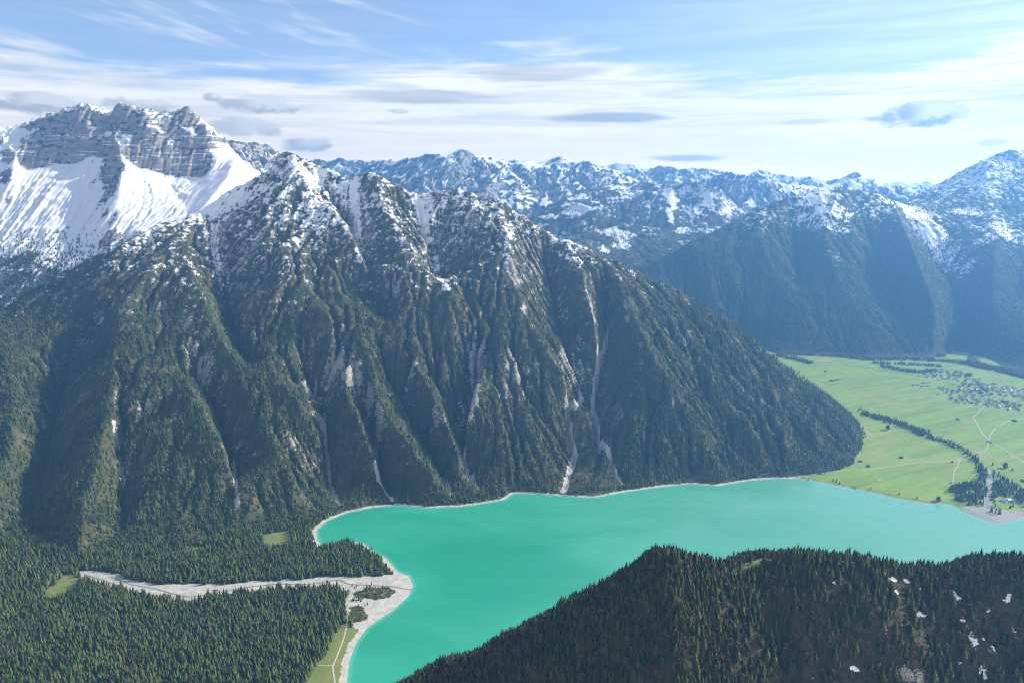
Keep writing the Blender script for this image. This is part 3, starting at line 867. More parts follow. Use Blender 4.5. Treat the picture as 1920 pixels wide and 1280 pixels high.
# the near hill
PATCH = [(1676, 1086, 4.5, 3, 1), (1700, 1090, 3.5, 2, 1), (1681, 1112, 2.5, 3, .9), (1725, 1103, 3, 2, .9), (1632, 1110, 2.5, 2.5, .8), (1790, 1113, 2.5, 4, .9), (1797, 1121, 3.5, 2.5, 1), (1890, 1125, 4.5, 2.5, 1), (1850, 1145, 3, 3, .9), (1727, 1154, 4.5, 2, 1),
         (1660, 1178, 2.2, 3, .9), (1690, 1168, 2, 2, .8), (1806, 1165, 3, 2, .9), (1822, 1190, 2.8, 6, 1), (1828, 1205, 3, 3, 1), (1845, 1197, 2.5, 2, .9), (1864, 1218, 3, 4, .9), (1602, 1254, 4, 2.5, 1), (1842, 1260, 3, 4, 1), (1412, 1207, 2, 2, .8), (1565, 1092, 2, 3, .8),
         (1530, 1072, 2, 3, .8), (1880, 1153, 2, 2, .8), (1770, 1128, 2, 2, .7), (1695, 1132, 2, 2, .8), (1800, 1243, 2.5, 2.5, .8), (1779, 1236, 2, 3, .7), (1518, 1187, 2.4, 1.4, .8), (1640, 1150, 2, 2, .7), (1605, 1060, 4, 1.6, .7), (1900, 1180, 2, 3, .8), (1524, 1275, 2, 3, .8)]
M4A = {'scree': ZERO(M4), 'grass': ZERO(M4)}
M4A['snow'] = -0.50 + 1.22 * M4.blobs([(a, b, 2.7 * c, 2.5 * d, e) for a, b, c, d, e in PATCH])
M4A['rock'] = -0.40 + 1.2 * M4.blobs([(1700, 1266, 16, 10, 1), (1725, 1272, 12, 10, 1), (1775, 1216, 7, 7, .8), (1590, 1072, 5, 3, .7), (1765, 1113, 4, 3, .7), (1620, 1055, 5, 2, .7)]) + 0.2 * fbm(M4.X / 60, M4.Y / 60, 3, 0.5, 61)
M4A['grass'] = 1.2 * M4.blobs([(1405, 1056, 14, 8, 1), (1430, 1047, 14, 8, 1)])
M4.build('near_hill', land_mat('near hill', (0.034, 0.036, 0.020), (0.085, 0.066, 0.042), fine=0.22, snow_mix=1.7, bump=0.5), M4A)

# the valley floor
GRAVEL = gpoly([(142, 1074), (190, 1074), (225, 1081), (245, 1090), (300, 1100), (350, 1098), (420, 1099), (480, 1092), (560, 1089), (610, 1083), (660, 1084), (700, 1084), (735, 1077), (750, 1068), (785, 1090), (785, 1115), (740, 1150), (700, 1178), (672, 1180),
                (652, 1165), (648, 1140), (652, 1115), (632, 1104), (580, 1109), (500, 1108), (430, 1118), (390, 1126), (355, 1131), (292, 1128), (270, 1116), (240, 1112), (200, 1103), (160, 1092)])[:, :2]
jx, jy = 14 * fbm(M5.X / 45, M5.Y / 45, 4, 0.6, 71), 14 * fbm(M5.X / 45, M5.Y / 45, 4, 0.6, 72)
gravel = inside(M5.X + jx, M5.Y + jy, GRAVEL)
isl = inside(M5.X + jx * 0.8, M5.Y + jy * 0.8, gpoly([(662, 1113), (690, 1104), (725, 1103), (742, 1110), (730, 1122), (700, 1128), (668, 1124)])[:, :2]) | inside(M5.X + jx, M5.Y + jy, gpoly([(655, 1140), (672, 1138), (690, 1158), (680, 1168), (656, 1168)])[:, :2])
beach = (sd5 > -8) & (sd5 < 15 + 5 * fbm(M5.X / 60, M5.Y / 60, 3, 0.5, 73)) & ~((M5.X > G(620, 1023)[0]) & (M5.X < G(655, 1020)[0]) & (M5.Y > G(640, 1026)[1]) & (M5.Y < G(640, 1012)[1]))
lawn = inside(M5.X + jx * 0.5, M5.Y + jy * 0.5, gpoly([(491, 1006), (545, 996), (549, 1026), (494, 1031)])[:, :2]) | inside(M5.X + jx * 0.6, M5.Y + jy * 0.6, gpoly([(646, 1170), (625, 1195), (612, 1225), (600, 1240), (585, 1262), (565, 1290), (555, 1400), (640, 1400), (652, 1270), (660, 1205), (672, 1180)])[:, :2]) \
    | inside(M5.X + jx * 1.5, M5.Y + jy * 1.5, gpoly([(85, 1125), (105, 1092), (135, 1080), (158, 1095), (130, 1112), (100, 1135)])[:, :2]) | inside(M5.X + jx, M5.Y + jy, gpoly([(300, 1050), (330, 1030), (400, 1025), (390, 1032), (330, 1040)])[:, :2])
scr = blur((gravel & ~isl | beach).astype(float), 1)
TREE5 = ~(gravel | beach | lawn) & (sd5 > 14)
M5A = {'snow': ZERO(M5) - 2, 'rock': ZERO(M5) - 1, 'scree': scr, 'grass': np.where(lawn, 1.0, np.where(isl, 0.45, 0.12))}
vm = land_mat('valley floor', (0.040, 0.045, 0.025), (0.10, 0.095, 0.055), fine=0.5, bump=0.3)
M5.build('valley_floor', vm, M5A, cut=sd5 < -60)


# the meadows
def meadow_mat():
    m, n = new_mat('meadow')
    tc = n.new('ShaderNodeTexCoord').outputs['Object']
    rot = n.new('ShaderNodeMapping', {'Vector': tc, 'Rotation': (0, 0, radians(-28))}).outputs[0]
    strip = n.noise(n.scaled(rot, (0.0016, 0.022, 1)), 1.0, 5, 0.6, 0.15)
    strip2 = n.noise(n.scaled(rot, (0.0022, 0.008, 1)), 1.0, 3, 0.5, 0.1)
    big = n.noise(tc, 0.0035, 5, 0.6)
    sml = n.noise(tc, 0.06, 5, 0.65)
    g = n.mix(n.step(strip, 0.32, 0.68), (0.152, 0.236, 0.045), (0.242, 0.318, 0.072))
    g = n.mix(n.math('MULTIPLY', n.step(strip2, 0.45, 0.62), 0.55), g, (0.18, 0.33, 0.05))
    g = n.mix(n.math('MULTIPLY', n.step(n.math('ADD', big, n.math('MULTIPLY', n.math('SUBTRACT', sml, 0.5), 0.3)), 0.52, 0.72), 0.6), g, (0.30, 0.30, 0.12))
    g = n.mix(n.math('MULTIPLY', n.step(sml, 0.5, 0.8), 0.25), g, (0.12, 0.20, 0.05))
    g = n.mix(n.step(n.math('ADD', n.attr('bare'), n.math('MULTIPLY', n.math('SUBTRACT', sml, 0.5), 0.8)), 0.4, 0.65), g, n.mix(sml, (0.26, 0.22, 0.14), (0.42, 0.36, 0.25)))
    g = n.mix(n.step(n.math('ADD', n.attr('scree'), n.math('MULTIPLY', n.math('SUBTRACT', sml, 0.5), 0.6)), 0.4, 0.6), g, n.mix(sml, (0.22, 0.21, 0.19), (0.40, 0.38, 0.35)))
    finish(n, g, 0.95, None, 0.1)
    return m


bare = M6.blobs([(1629, 812, 16, 55, .9), (1650, 899, 14, 16, .9), (1612, 868, 18, 30, .8), (1545, 676, 90, 40, .7), (1620, 668, 120, 40, .6), (1780, 690, 90, 50, .5), (1606, 790, 10, 40, .7), (1660, 818, 30, 10, .6), (1700, 850, 60, 20, .35), (1675, 905, 10, 30, .5), (1560, 886, 40, 12, .5)])
fan6 = inside(M6.X, M6.Y, gpoly([(1800, 950), (1840, 952), (1862, 950), (1880, 958), (1925, 962), (1925, 985), (1870, 985), (1820, 968)])[:, :2])
bed6 = M6.near_lines([gpoly([(1853, 880), (1857, 905), (1852, 930), (1850, 955)], 6)]) < 9
sc6 = blur((((sd6 > -8) & (sd6 < 9)) | (fan6 & (sd6 > -5)) | bed6).astype(float), 1)
M6.build('meadow', meadow_mat(), {'scree': sc6, 'bare': bare}, cut=sd6 < -60)
for o_ in list(COL.objects):
    if o_.type == 'MESH':
        o_['kind'] = 'structure'


# ---------------------------------------------------------------- the lake
def lake():
    m, n = new_mat('glacial water')
    tc = n.new('ShaderNodeTexCoord').outputs['Object']
    sep = n.new('ShaderNodeSeparateXYZ', {0: tc})
    a = n.noise(n.scaled(tc, (0.0018, 0.0030, 1)), 1.0, 4, 0.5, 0.6)
    rip = n.noise(n.scaled(tc, (0.05, 0.11, 1)), 1.0, 5, 0.65)
    # silt streaks, then sky sheen and haze painted in as paling rightwards
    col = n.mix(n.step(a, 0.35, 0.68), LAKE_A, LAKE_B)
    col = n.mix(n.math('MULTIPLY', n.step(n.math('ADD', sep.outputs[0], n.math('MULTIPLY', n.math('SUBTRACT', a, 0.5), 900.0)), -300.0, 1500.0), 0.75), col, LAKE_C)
    shal = n.step(n.attr('depth'), 14.0, 0.0)
    col = n.mix(n.math('MULTIPLY', shal, 0.6), col, (0.12, 0.50, 0.34))
    b = n.new('ShaderNodeBump', {'Strength': 0.16, 'Distance': 1.0, 'Height': rip})
    ruff = n.noise(n.scaled(tc, (0.0025, 0.010, 1)), 1.0, 5, 0.6, 0.1)
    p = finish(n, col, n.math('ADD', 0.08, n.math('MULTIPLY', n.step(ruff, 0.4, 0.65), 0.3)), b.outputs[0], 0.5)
    p.inputs['IOR'].default_value = 1.33
    T = Terrain(-800, 3400, 700, 2700, 12.0)
    d = -lake_distance(T)
    T.z[:] = 0.0
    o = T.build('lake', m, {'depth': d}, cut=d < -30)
    tag(o, 'turquoise lake filling the valley below the wooded mountain', kind='structure')


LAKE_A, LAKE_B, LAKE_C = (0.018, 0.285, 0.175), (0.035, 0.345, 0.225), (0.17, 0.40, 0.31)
lake()
base = Terrain(-9000, 9500, -500, 15000, 500.0)
base.z[:] = -30.0
tag(base.build('ground', simple_mat('valley ground', (0.06, 0.065, 0.04), 0.95, 0.3, 0.01), {}), kind='structure')


# ---------------------------------------------------------------- trees
def conifer(tiers, sides, seed, slim=0.17, base=0.06, droop=0.5):
    """one spruce of height 1: stacked ragged skirts of boughs; returns verts, tris"""
    r = random.Random(seed)
    V, F = [], []
    ph = r.random() * 6.28
    for t in range(tiers):
        f = t / max(1, tiers - 1) if tiers > 1 else 0
        zb = base + (0.80 - base) * f ** 0.92
        zt = min(1.0, zb + (1.12 - zb) * (0.42 if tiers > 2 else 0.62) + 0.05)
        if t == tiers - 1:
            zt = 1.0
        R = slim * (1.06 - 0.90 * f ** 1.25) * (0.8 + 0.4 * r.random())
        ox, oy = (r.random() - 0.5) * 0.03, (r.random() - 0.5) * 0.03
        a = len(V)
        V.append((ox * 0.5, oy * 0.5, zt))
        n = sides * 2 if sides > 5 else sides
        for k in range(n):
            an = ph + t * 1.3 + 6.2832 * (k + 0.35 * r.random()) / n
            long = (k % 2 == 0) or sides <= 5
            rr = R * ((0.8 + 0.45 * r.random()) if long else (0.42 + 0.2 * r.random()))
            V.append((ox + rr * cos(an), oy + rr * sin(an), zb - droop * rr * (0.5 if long else -0.2) + 0.02 * (r.random() - 0.5)))
        for k in range(n):
            F.append((a, a + 1 + k, a + 1 + (k + 1) % n))
    return np.array(V), np.array(F)


def broadleaf(nf, seed, w=0.26, lo=0.18):
    """a leafless or loosely leaved round crown: small faces through an egg-shaped volume"""
    r = random.Random(seed)
    V, F = [], []
    for _ in range(nf):
        while True:
            x, y, z = (r.uniform(-1, 1) for _ in range(3))
            if x * x + y * y + z * z < 1:
                break
        c = np.array([x * w * (1 - 0.25 * z), y * w * (1 - 0.25 * z), 0.5 + lo / 2 + z * (0.5 - lo / 2)])
        a = len(V)
        s = 0.075 * (0.6 + 0.8 * r.random())
        for _k in range(3):
            V.append(tuple(c + s * np.array([r.gauss(0, 1), r.gauss(0, 1), r.gauss(0, 1)])))
        F.append((a, a + 1, a + 2))
    a = len(V)
    for k in range(3):
        V.append((0.012 * cos(k * 2.1), 0.012 * sin(k * 2.1), 0.0))
    V.append((0, 0, 0.6))
    F += [(a, a + 1, a + 3), (a + 1, a + 2, a + 3), (a + 2, a, a + 3)]
    return np.array(V), np.array(F)


def foliage_mat(name, dark, lite, brown=(0.115, 0.085, 0.06), brown2=(0.07, 0.06, 0.05)):
    m, n = new_mat(name)
    tc = n.new('ShaderNodeTexCoord').outputs['Object']
    t = n.attr('tint')
    k = n.noise(tc, 0.5, 3, 0.6)
    c = n.mix(n.math('ADD', n.math('MULTIPLY', t, 0.75), n.math('MULTIPLY', n.math('SUBTRACT', k, 0.5), 0.9), clamp=True), dark, lite)
    br = n.mix(k, brown, brown2)
    c = n.mix(n.step(t, 1.4, 1.6), c, br)
    finish(n, c, 0.85, None, 0.15)
    return m


def forest(name, T, pts, hts, tints, protos, mat, label, rs):
    """one mass of trees as a single mesh: each point gets a prototype, a height, a turn and a tint"""
    N = len(pts)
    rot = rs.rand(N) * 6.2832
    wid = hts * (0.85 + 0.35 * rs.rand(N))
    tilt = (rs.rand(N, 2) - 0.5) * 0.06
    which = rs.randint(0, 1000, N)
    Vs, Fs, Ts, off = [], [], [], 0
    con = [p for p in protos if p[2] == 0]
    dec = [p for p in protos if p[2] == 1]
    for kind, plist in ((0, con), (1, dec)):
        for q, (pv, pf, _) in enumerate(plist):
            sel = np.nonzero(((tints > 1.5) == bool(kind)) & (which % len(plist) == q))[0]
            if len(sel) == 0:
                continue
            c, s = np.cos(rot[sel])[:, None], np.sin(rot[sel])[:, None]
            w, h = wid[sel][:, None], hts[sel][:, None]
            x = (pv[:, 0] * c - pv[:, 1] * s) * w + pv[:, 2] * h * tilt[sel, :1] + pts[sel, 0:1]
            y = (pv[:, 0] * s + pv[:, 1] * c) * w + pv[:, 2] * h * tilt[sel, 1:] + pts[sel, 1:2]
            z = pv[:, 2] * h + pts[sel, 2:3] - 0.3
            Vs.append(np.stack([x, y, z], -1).reshape(-1, 3))
            Fs.append((pf[None] + (np.arange(len(sel)) * len(pv))[:, None, None] + off).reshape(-1, 3))
            tv = np.repeat(tints[sel], len(pv))
            Ts.append(np.where(tv > 1.5, tv, np.clip(tv + 0.45 * (rs.rand(len(tv)) - 0.5), 0, 1.2)))
            off += len(sel) * len(pv)
    me = mesh_from(name, np.concatenate(Vs), np.concatenate(Fs), {'tint': np.concatenate(Ts)})
    return tag(link(name, me, mat), label, 'forest', kind='stuff')


def scatter(T, spacing, dens, rs, bounds=None, margin=420):
    """jittered points on the terrain, kept with the probability the density field gives"""
    x0, x1, y0, y1 = bounds or (T.x0, T.x0 + T.res * (T.nx - 1), T.y0, T.y0 + T.res * (T.ny - 1))
    gx_, gy_ = np.meshgrid(np.arange(x0, x1, spacing), np.arange(y0, y1, spacing))
    x = (gx_ + (rs.rand(*gx_.shape) - 0.5) * spacing * 1.5).ravel()
    y = (gy_ + (rs.rand(*gx_.shape) - 0.5) * spacing * 1.5).ravel()
    d = T.at(x, y, fill=0.0, arr=dens)
    k = rs.rand(len(x)) < d
    x, y = x[k], y[k]
    z = T.at(x, y)
    u, v, dd = project(x, y, z)
    vis = (u > -margin) & (u < 1920 + margin) & (v > -50) & (v < 1480)
    dzx = T.at(x + 4, y) - T.at(x - 4, y)
    dzy = T.at(x, y + 4) - T.at(x, y - 4)
    facing = (-dzx / 8) * (-x) + (-dzy / 8) * (-y) + (HC - z)
    vis &= facing > -0.22 * dd
    return np.stack([x[vis], y[vis], z[vis]], 1)


def tints_for(p, rs, brown=0.05, seed=0.0, scale=260.0):
    n = fbm(p[:, 0] / scale, p[:, 1] / scale, 3, 0.5, 80 + seed)
    t = np.clip(0.5 + 0.35 * n + 0.55 * (rs.rand(len(p)) - 0.5), 0, 1)
    b = rs.rand(len(p)) < brown * np.clip(1 + 3.2 * fbm(p[:, 0] / 120, p[:, 1] / 120, 3, 0.5, 90 + seed), 0, 6)
    return np.where(b, 2.0, t)


RS = np.random.RandomState(11)
leaf = foliage_mat('conifer needles', (0.024, 0.044, 0.020), (0.110, 0.140, 0.050))
tiny = [(*conifer(2, 5, s, 0.20, 0.02), 0) for s in range(6)] + [(*broadleaf(9, s + 40, 0.3), 1) for s in range(3)]
small = [(*conifer(3, 5, s, 0.18, 0.03), 0) for s in range(8)] + [(*broadleaf(16, s + 50, 0.28), 1) for s in range(3)]
medium = [(*conifer(6, 6, s, 0.165 + 0.03 * (s % 4), 0.05), 0) for s in range(12)] + [(*broadleaf(60, s + 60), 1) for s in range(4)]

# on the wooded mountain
gx, gy, sl = M1.slope()
clear = np.maximum(sstep(M1A['scree'], 0.1, 0.4), sstep(M1A['rock'] + 0.35 * fbm(M1.X / 30, M1.Y / 30, 3, 0.6, 81), 0.18, 0.55))
dens1 = (1 - clear) * (1 - 0.93 * sstep(M1.z + 120 * fbm(M1.X / 170, M1.Y / 170, 3, 0.5, 82), 430, 880)) * sstep(M1.z, 2.5, 5)
dens1 *= 0.18 + 0.82 * sstep(fbm(M1.X / 70, M1.Y / 70, 4, 0.6, 83), -0.35, 0.15)
dens1 *= 1 - 0.75 * fan
dens1 *= 1 - 0.9 * sstep(M1A['snow'], 0.5, 0.9)
dens1 *= (sd1 > 9) * nochute
p = scatter(M1, 8.2, dens1, RS)
fade = 1 - 0.5 * sstep(p[:, 2], 350, 850)
h = (17 + 9 * RS.rand(len(p)) ** 1.2) * fade
forest('mountain_forest', M1, p, h, tints_for(p, RS, 0.05), small, leaf, 'conifer forest covering the steep slopes of the gullied mountain above the lake', RS)
n1 = len(p)

# lower slopes of the massif and the mountains on the right
d2 = (1 - sstep(M2.z + 80 * fbm(M2.X / 150, M2.Y / 150, 3, 0.5, 84), 560, 820)) * 0.8
p = scatter(M2, 13.0, d2, RS)
forest('slope_forest', M2, p, 14 + 8 * RS.rand(len(p)), tints_for(p, RS, 0.03), tiny, leaf, 'sparse conifers at the foot of the snowy limestone massif', RS)
d3 = (1 - 0.95 * sstep(M3.z + 150 * fbm(M3.X / 260, M3.Y / 260, 3, 0.5, 85), 420, 800)) * sstep(M3.z, 22, 30) * (1 - sstep(M3A['grass'], 0.2, 0.5)) * (0.5 + 0.5 * sstep(fbm(M3.X / 140, M3.Y / 140, 4, 0.55, 86), -0.4, 0.2))
p = scatter(M3, 12.5, d3, RS)
n3 = len(p)
forest('hazy_forest', M3, p, 17 + 9 * RS.rand(len(p)), tints_for(p, RS, 0.08), tiny, leaf, 'hazy blue conifer forest on the shaded mountains beyond the meadows', RS)
for i, (nm, T) in enumerate(FAR):
    if nm == 'foothills':
        d = (1 - sstep(blur(fbm(T.X / 130, T.Y / 130, 3, 0.5, 60 + i), 1) * 0.6 + T.z / 1000, 0.85, 1.15)) * 0.5
        d *= 1 - 0.9 * T.blobs([(1080, 392, 120, 80, .8), (1030, 403, 90, 50, .7), (1150, 435, 70, 40, .6), (1165, 460, 60, 50, .8), (1275, 436, 60, 50, .6), (1185, 470, 60, 30, .6)])
        p = scatter(T, 16.0, d, RS)
        forest('foothill_forest', T, p, 14 + 8 * RS.rand(len(p)), tints_for(p, RS, 0.0), tiny, leaf, 'dark conifer woods with snowy clearings on the foothills', RS) if len(p) else None

# the flat forest around the river fan
near_shore = sd5 < 26
d5 = TREE5 * (0.26 + 0.58 * sstep(fbm(M5.X / 60, M5.Y / 60, 3, 0.5, 87), -0.4, 0.05)) * (M5.z > M1.at(M5.X, M5.Y, fill=-50) - 1.5)
scrub = isl & (fbm(M5.X / 22, M5.Y / 22, 3, 0.5, 88) > -0.15)
scrub |= gravel & inside(M5.X + jx, M5.Y + jy, gpoly([(590, 1106), (650, 1098), (740, 1098), (748, 1112), (690, 1132), (692, 1165), (655, 1172), (648, 1135), (600, 1114)])[:, :2]) & (fbm(M5.X / 18, M5.Y / 18, 3, 0.5, 97) > 0.12)
d5 = np.where(scrub, 0.55, d5)
d5 *= np.where(M5.near_lines([gpoly([(255, 1052), (330, 1040), (420, 1024), (480, 1010)], 5)]) < 7, 0.15, 1.0)
p = scatter(M5, 5.7, d5, RS)
ys = project(p[:, 0], p[:, 1], p[:, 2])[1]
hs = (12.5 + 15 * RS.rand(len(p))) * np.clip(0.92 + 0.5 * fbm(p[:, 0] / 75, p[:, 1] / 75, 3, 0.5, 96), 0.6, 1.25) * np.where(M5.at(p[:, 0], p[:, 1], arr=scrub.astype(float)) > 0.3, 0.36, 1.0)
fine5 = p[:, 1] < 2000
leaf5 = foliage_mat('valley needles', (0.026, 0.050, 0.014), (0.14, 0.175, 0.044))
forest('valley_forest', M5, p, hs, tints_for(p, RS, 0.03, 1.0, 110.0), medium, leaf5, 'dense spruce forest on the flat valley floor beside the gravel river', RS)
n5 = len(p)

# tree belts on the meadows
belts = [([(1606, 772), (1625, 777), (1650, 786), (1690, 800), (1735, 818), (1780, 832), (1815, 850), (1835, 870), (1845, 892), (1838, 908), (1815, 925)], 12), ([(1625, 777), (1655, 786), (1690, 797), (1735, 812)], 30), ([(1800, 922), (1826, 912), (1848, 920), (1842, 940), (1815, 938)], 40),
         ([(1866, 892), (1885, 906), (1905, 918), (1935, 930)], 28), ([(1868, 905), (1880, 925)], 22), ([(1895, 912), (1930, 948)], 18), ([(1862, 958), (1880, 963)], 8), ([(1462, 668), (1500, 676), (1514, 681)], 34), ([(1480, 664), (1540, 668)], 16),
         ([(1660, 690), (1690, 696), (1720, 699), (1750, 697)], 26), ([(1640, 682), (1700, 684), (1760, 688)], 16), ([(1560, 668), (1640, 676), (1700, 674), (1790, 680)], 26), ([(1815, 683), (1850, 690), (1925, 707)], 60), ([(1812, 706), (1822, 704)], 12), ([(1700, 662), (1760, 668)], 45)]
d6 = ZERO(M6)
for pix, w in belts:
    dd = M6.near_lines([gpoly(pix, 6)])
    d6 = np.maximum(d6, 1 - sstep(dd + 6 * fbm(M6.X / 30, M6.Y / 30, 2, 0.5, 89), w * 0.6, w * 1.15))
d6 *= 0.25 + 0.75 * (fbm(M6.X / 45, M6.Y / 45, 3, 0.5, 95) > -0.12)
d6 *= ~(bed6)
d6 *= sd6 > 6
edge = (sd6 > 7) & (sd6 < 15)
d6 = np.maximum(d6, edge * 0.22 * (fbm(M6.X / 70, M6.Y / 70, 3, 0.5, 91) > 0.0))
p = scatter(M6, 7.5, d6, RS)
hs = (12 + 11 * RS.rand(len(p))) * np.where(M6.at(p[:, 0], p[:, 1], arr=sd6) < 16, 0.5, 1.0)
forest('tree_belt', M6, p, hs, tints_for(p, RS, 0.22, 2.0), [(*conifer(4, 6, s, 0.17, 0.04), 0) for s in range(6)] + [(*broadleaf(30, s + 70, 0.3), 1) for s in range(4)], leaf, 'belts of dark spruces and bare trees along the stream through the meadows', RS)
print('forest counts', n1, n3, n5, len(p))

# the near hill: the largest three hundred are trees of their own, the rest one mass
d4 = (0.55 + 0.45 * sstep(fbm(M4.X / 30, M4.Y / 30, 3, 0.55, 92), -0.35, 0.25)) * (1 - 0.95 * sstep(M4A['snow'], 0.0, 0.5)) * (1 - 0.8 * sstep(M4A['rock'], 0.1, 0.5)) * (1 - 0.9 * sstep(M4A['grass'], 0.2, 0.6))
pxx, _, _ = project(M4.X, M4.Y, M4.z)
bare4 = sstep(pxx, 1330, 1520) * sstep(dY, 14, 40)
snow4 = sstep(M4A['snow'], -0.2, 0.3)
for k4 in (2, 4, 6):                                    # trees do not stand right in front of the patches, where the ground slid
    d4[:-k4] *= 1 - 0.9 * snow4[k4:]
d4 *= 1 - bare4 * (0.15 + 0.5 * (fbm(M4.X / 16, M4.Y / 26, 3, 0.5, 93) < 0.05))
p4 = scatter(M4, 4.2, d4, RS, margin=900)
t4 = tints_for(p4, RS, 0.17, 3.0, 45.0)
u4, v4, dd4 = project(p4[:, 0], p4[:, 1], p4[:, 2])
leftish = 1 - sstep(u4, 800, 1200)
t4 = np.where((t4 < 1.5) & (RS.rand(len(p4)) < 0.33 * leftish * (v4 > 1150)), 2.0, t4)
h4 = (8.5 + 9 * RS.rand(len(p4)) ** 1.1) * np.where(t4 > 1.5, 0.72, 1.0)
near_leaf = foliage_mat('near needles', (0.018, 0.034, 0.016), (0.098, 0.112, 0.036), (0.105, 0.08, 0.062), (0.065, 0.052, 0.045))
bark = simple_mat('bark', (0.09, 0.07, 0.055), 0.95, 0.4, 2.0)
inframe = (u4 > 15) & (u4 < 1905) & (v4 < 1278) & (t4 < 1.5)
score = np.where(inframe, h4 / dd4, 0)
big = np.zeros(len(p4), bool)
big[np.argsort(-score)[:296]] = True
near_protos = [(*conifer(9, 8, 100 + s, 0.18 + 0.035 * (s % 3 - 1), 0.06), 0) for s in range(10)] + [(*broadleaf(150, s + 80, 0.27), 1) for s in range(5)]
shr = scatter(M4, 3.6, 0.5 * (1 - sstep(M4A['snow'], -0.1, 0.3)), RS, margin=900)
allp = np.concatenate([p4[~big], shr])
allh = np.concatenate([h4[~big], 1.6 + 2.8 * RS.rand(len(shr)) ** 2])
allt = np.concatenate([t4[~big], np.where(RS.rand(len(shr)) < 0.6, 2.0, 0.4 * RS.rand(len(shr)))])
forest('hillside_forest', M4, allp, allh, allt, near_protos, near_leaf, 'dense spruces and bare trees covering the rest of the near hill above the lake', RS)


def tapered_trunk(h, r, name):
    V, F, n, m = [], [], 6, 4
    for k in range(m):
        f = k / (m - 1)
        for j in range(n):
            a = 6.2832 * j / n
            V.append((r * (1 - 0.85 * f) * cos(a), r * (1 - 0.85 * f) * sin(a), h * f - 0.03))
    for k in range(m - 1):
        for j in range(n):
            F.append((k * n + j, k * n + (j + 1) % n, (k + 1) * n + (j + 1) % n, (k + 1) * n + j))
    return mesh_from(name, V, F)


def tree_thing(name, crown, trunk, cmat, loc, h, rz, label, cat, group, wid=1.0):
    t = empty(name, loc, rz)
    t.scale = (h * wid, h * wid, h)
    tag(t, label, cat, group)
    for nm, me, mt in (('trunk', trunk, bark), ('crown', crown, cmat)):
        link(nm, me, mt, t)
    return t


crowns = []
for s in range(14):
    pv, pf = conifer(12, 9, 300 + s, 0.18 + 0.035 * (s % 3 - 1), 0.07)
    crowns.append(mesh_from('spruce_crown', pv, pf, {'tint': np.clip((s * 0.37) % 1.0 * 0.8 + 0.5 * (RS.rand(len(pv)) - 0.4), 0, 1.2)}))
trunk_me = tapered_trunk(0.8, 0.016, 'spruce_trunk')
snowp = M4.hits([q[:2] for q in PATCH])
proto = {}
for i in np.nonzero(big)[0]:
    x, y, z = p4[i]
    ds = min(math.hypot(x - q[0], y - q[1]) for q in snowp)
    u, v = u4[i], v4[i]
    if ds < 9:
        lb = 'dark spruce standing beside a white snow patch on the near hill'
    elif v < 1120:
        lb = 'dark spruce near the top edge of the near hill, seen close to the turquoise water'
    elif u < 1330:
        lb = 'dark spruce on the densely wooded slope of the near hill left of the snow patches'
    elif v > 1210:
        lb = 'tall dark spruce low on the bare brown slope at the bottom edge of the picture'
    else:
        lb = 'dark spruce on the brown slope halfway up the near hill, away from snow'
    k = int(RS.randint(len(crowns)))
    h = float(h4[i])
    wd = float(0.9 + 0.3 * RS.rand())
    if k not in proto:
        proto[k] = tree_thing('spruce', crowns[k], trunk_me, near_leaf, (x, y, z - 0.4), h, 0, lb, 'spruce', 'spruces on the near hill', wd)
        continue
    t = proto[k].copy()
    COL.objects.link(t)
    t.location = (x, y, z - 0.4)
    t.scale = (h * wd, h * wd, h)
    t.rotation_euler = (0, 0, float(RS.rand() * 6.28))
    t['label'] = lb
    for ch in proto[k].children:
        c = ch.copy()
        COL.objects.link(c)
        c.parent = t


# ---------------------------------------------------------------- lone trees, houses, barns, paths
def on6(px, py):
    h = M6.hit(px, py) if True else None
    return h if h is not None else G(px, py, 6)


bl_v, bl_f = broadleaf(220, 501, 0.34, 0.15)
bush_me = mesh_from('tree_crown', bl_v, bl_f, {'tint': np.full(len(bl_v), 0.3)})
for (px, py), h, con, lb in [((1664, 806), 22, 0, 'broad dark tree alone in front of the stream belt on the meadow'), ((1884, 878), 22, 0, 'round dark tree alone on the meadow right of the stream belt'), ((1861, 872), 16, 1, 'small dark conifer on the meadow just right of the stream belt'),
                             ((1614, 768), 18, 1, 'dark conifer at the corner where wooded slope and stream belt meet'), ((1759, 940), 18, 0, 'round dark tree by itself on the shore just left of the grove'), ((1686, 928), 13, 1, 'small conifer in the middle of the meadow shore'),
                             ((1719, 935), 13, 1, 'small conifer on the meadow shore between the grove and another small conifer'), ((1562, 902), 13, 1, 'first of the conifers on the meadow shore next to the wooded mountain'), ((1568, 904), 14, 1, 'slightly taller second conifer on the meadow shore by the wooded mountain'),
                             ((1633, 917), 10, 1, 'tiny lone conifer on the shore at the left part of the meadow'), ((1898, 882), 8, 0, 'low dark bush on the open meadow at the far right'), ((1785, 868), 9, 0, 'low dark bush beside the bend of the pale meadow track'),
                             ((1894, 953), 17, 1, 'dark conifer on the lawn by the shore houses'), ((1899, 950), 15, 1, 'shorter conifer behind the one on the lawn by the shore houses')]:
    x, y, z = on6(px, py)
    tree_thing('lone_tree', crowns[3] if con else bush_me, trunk_me, leaf, (x, y, z - 0.2), h, 1.0, lb, 'tree', None, 1.2)


def box_mesh(name, w, d, h):
    V = [(x, y, z) for z in (-1.0, h) for y in (-d / 2, d / 2) for x in (-w / 2, w / 2)]
    return V, [(0, 1, 5, 4), (1, 3, 7, 5), (3, 2, 6, 7), (2, 0, 4, 6)]


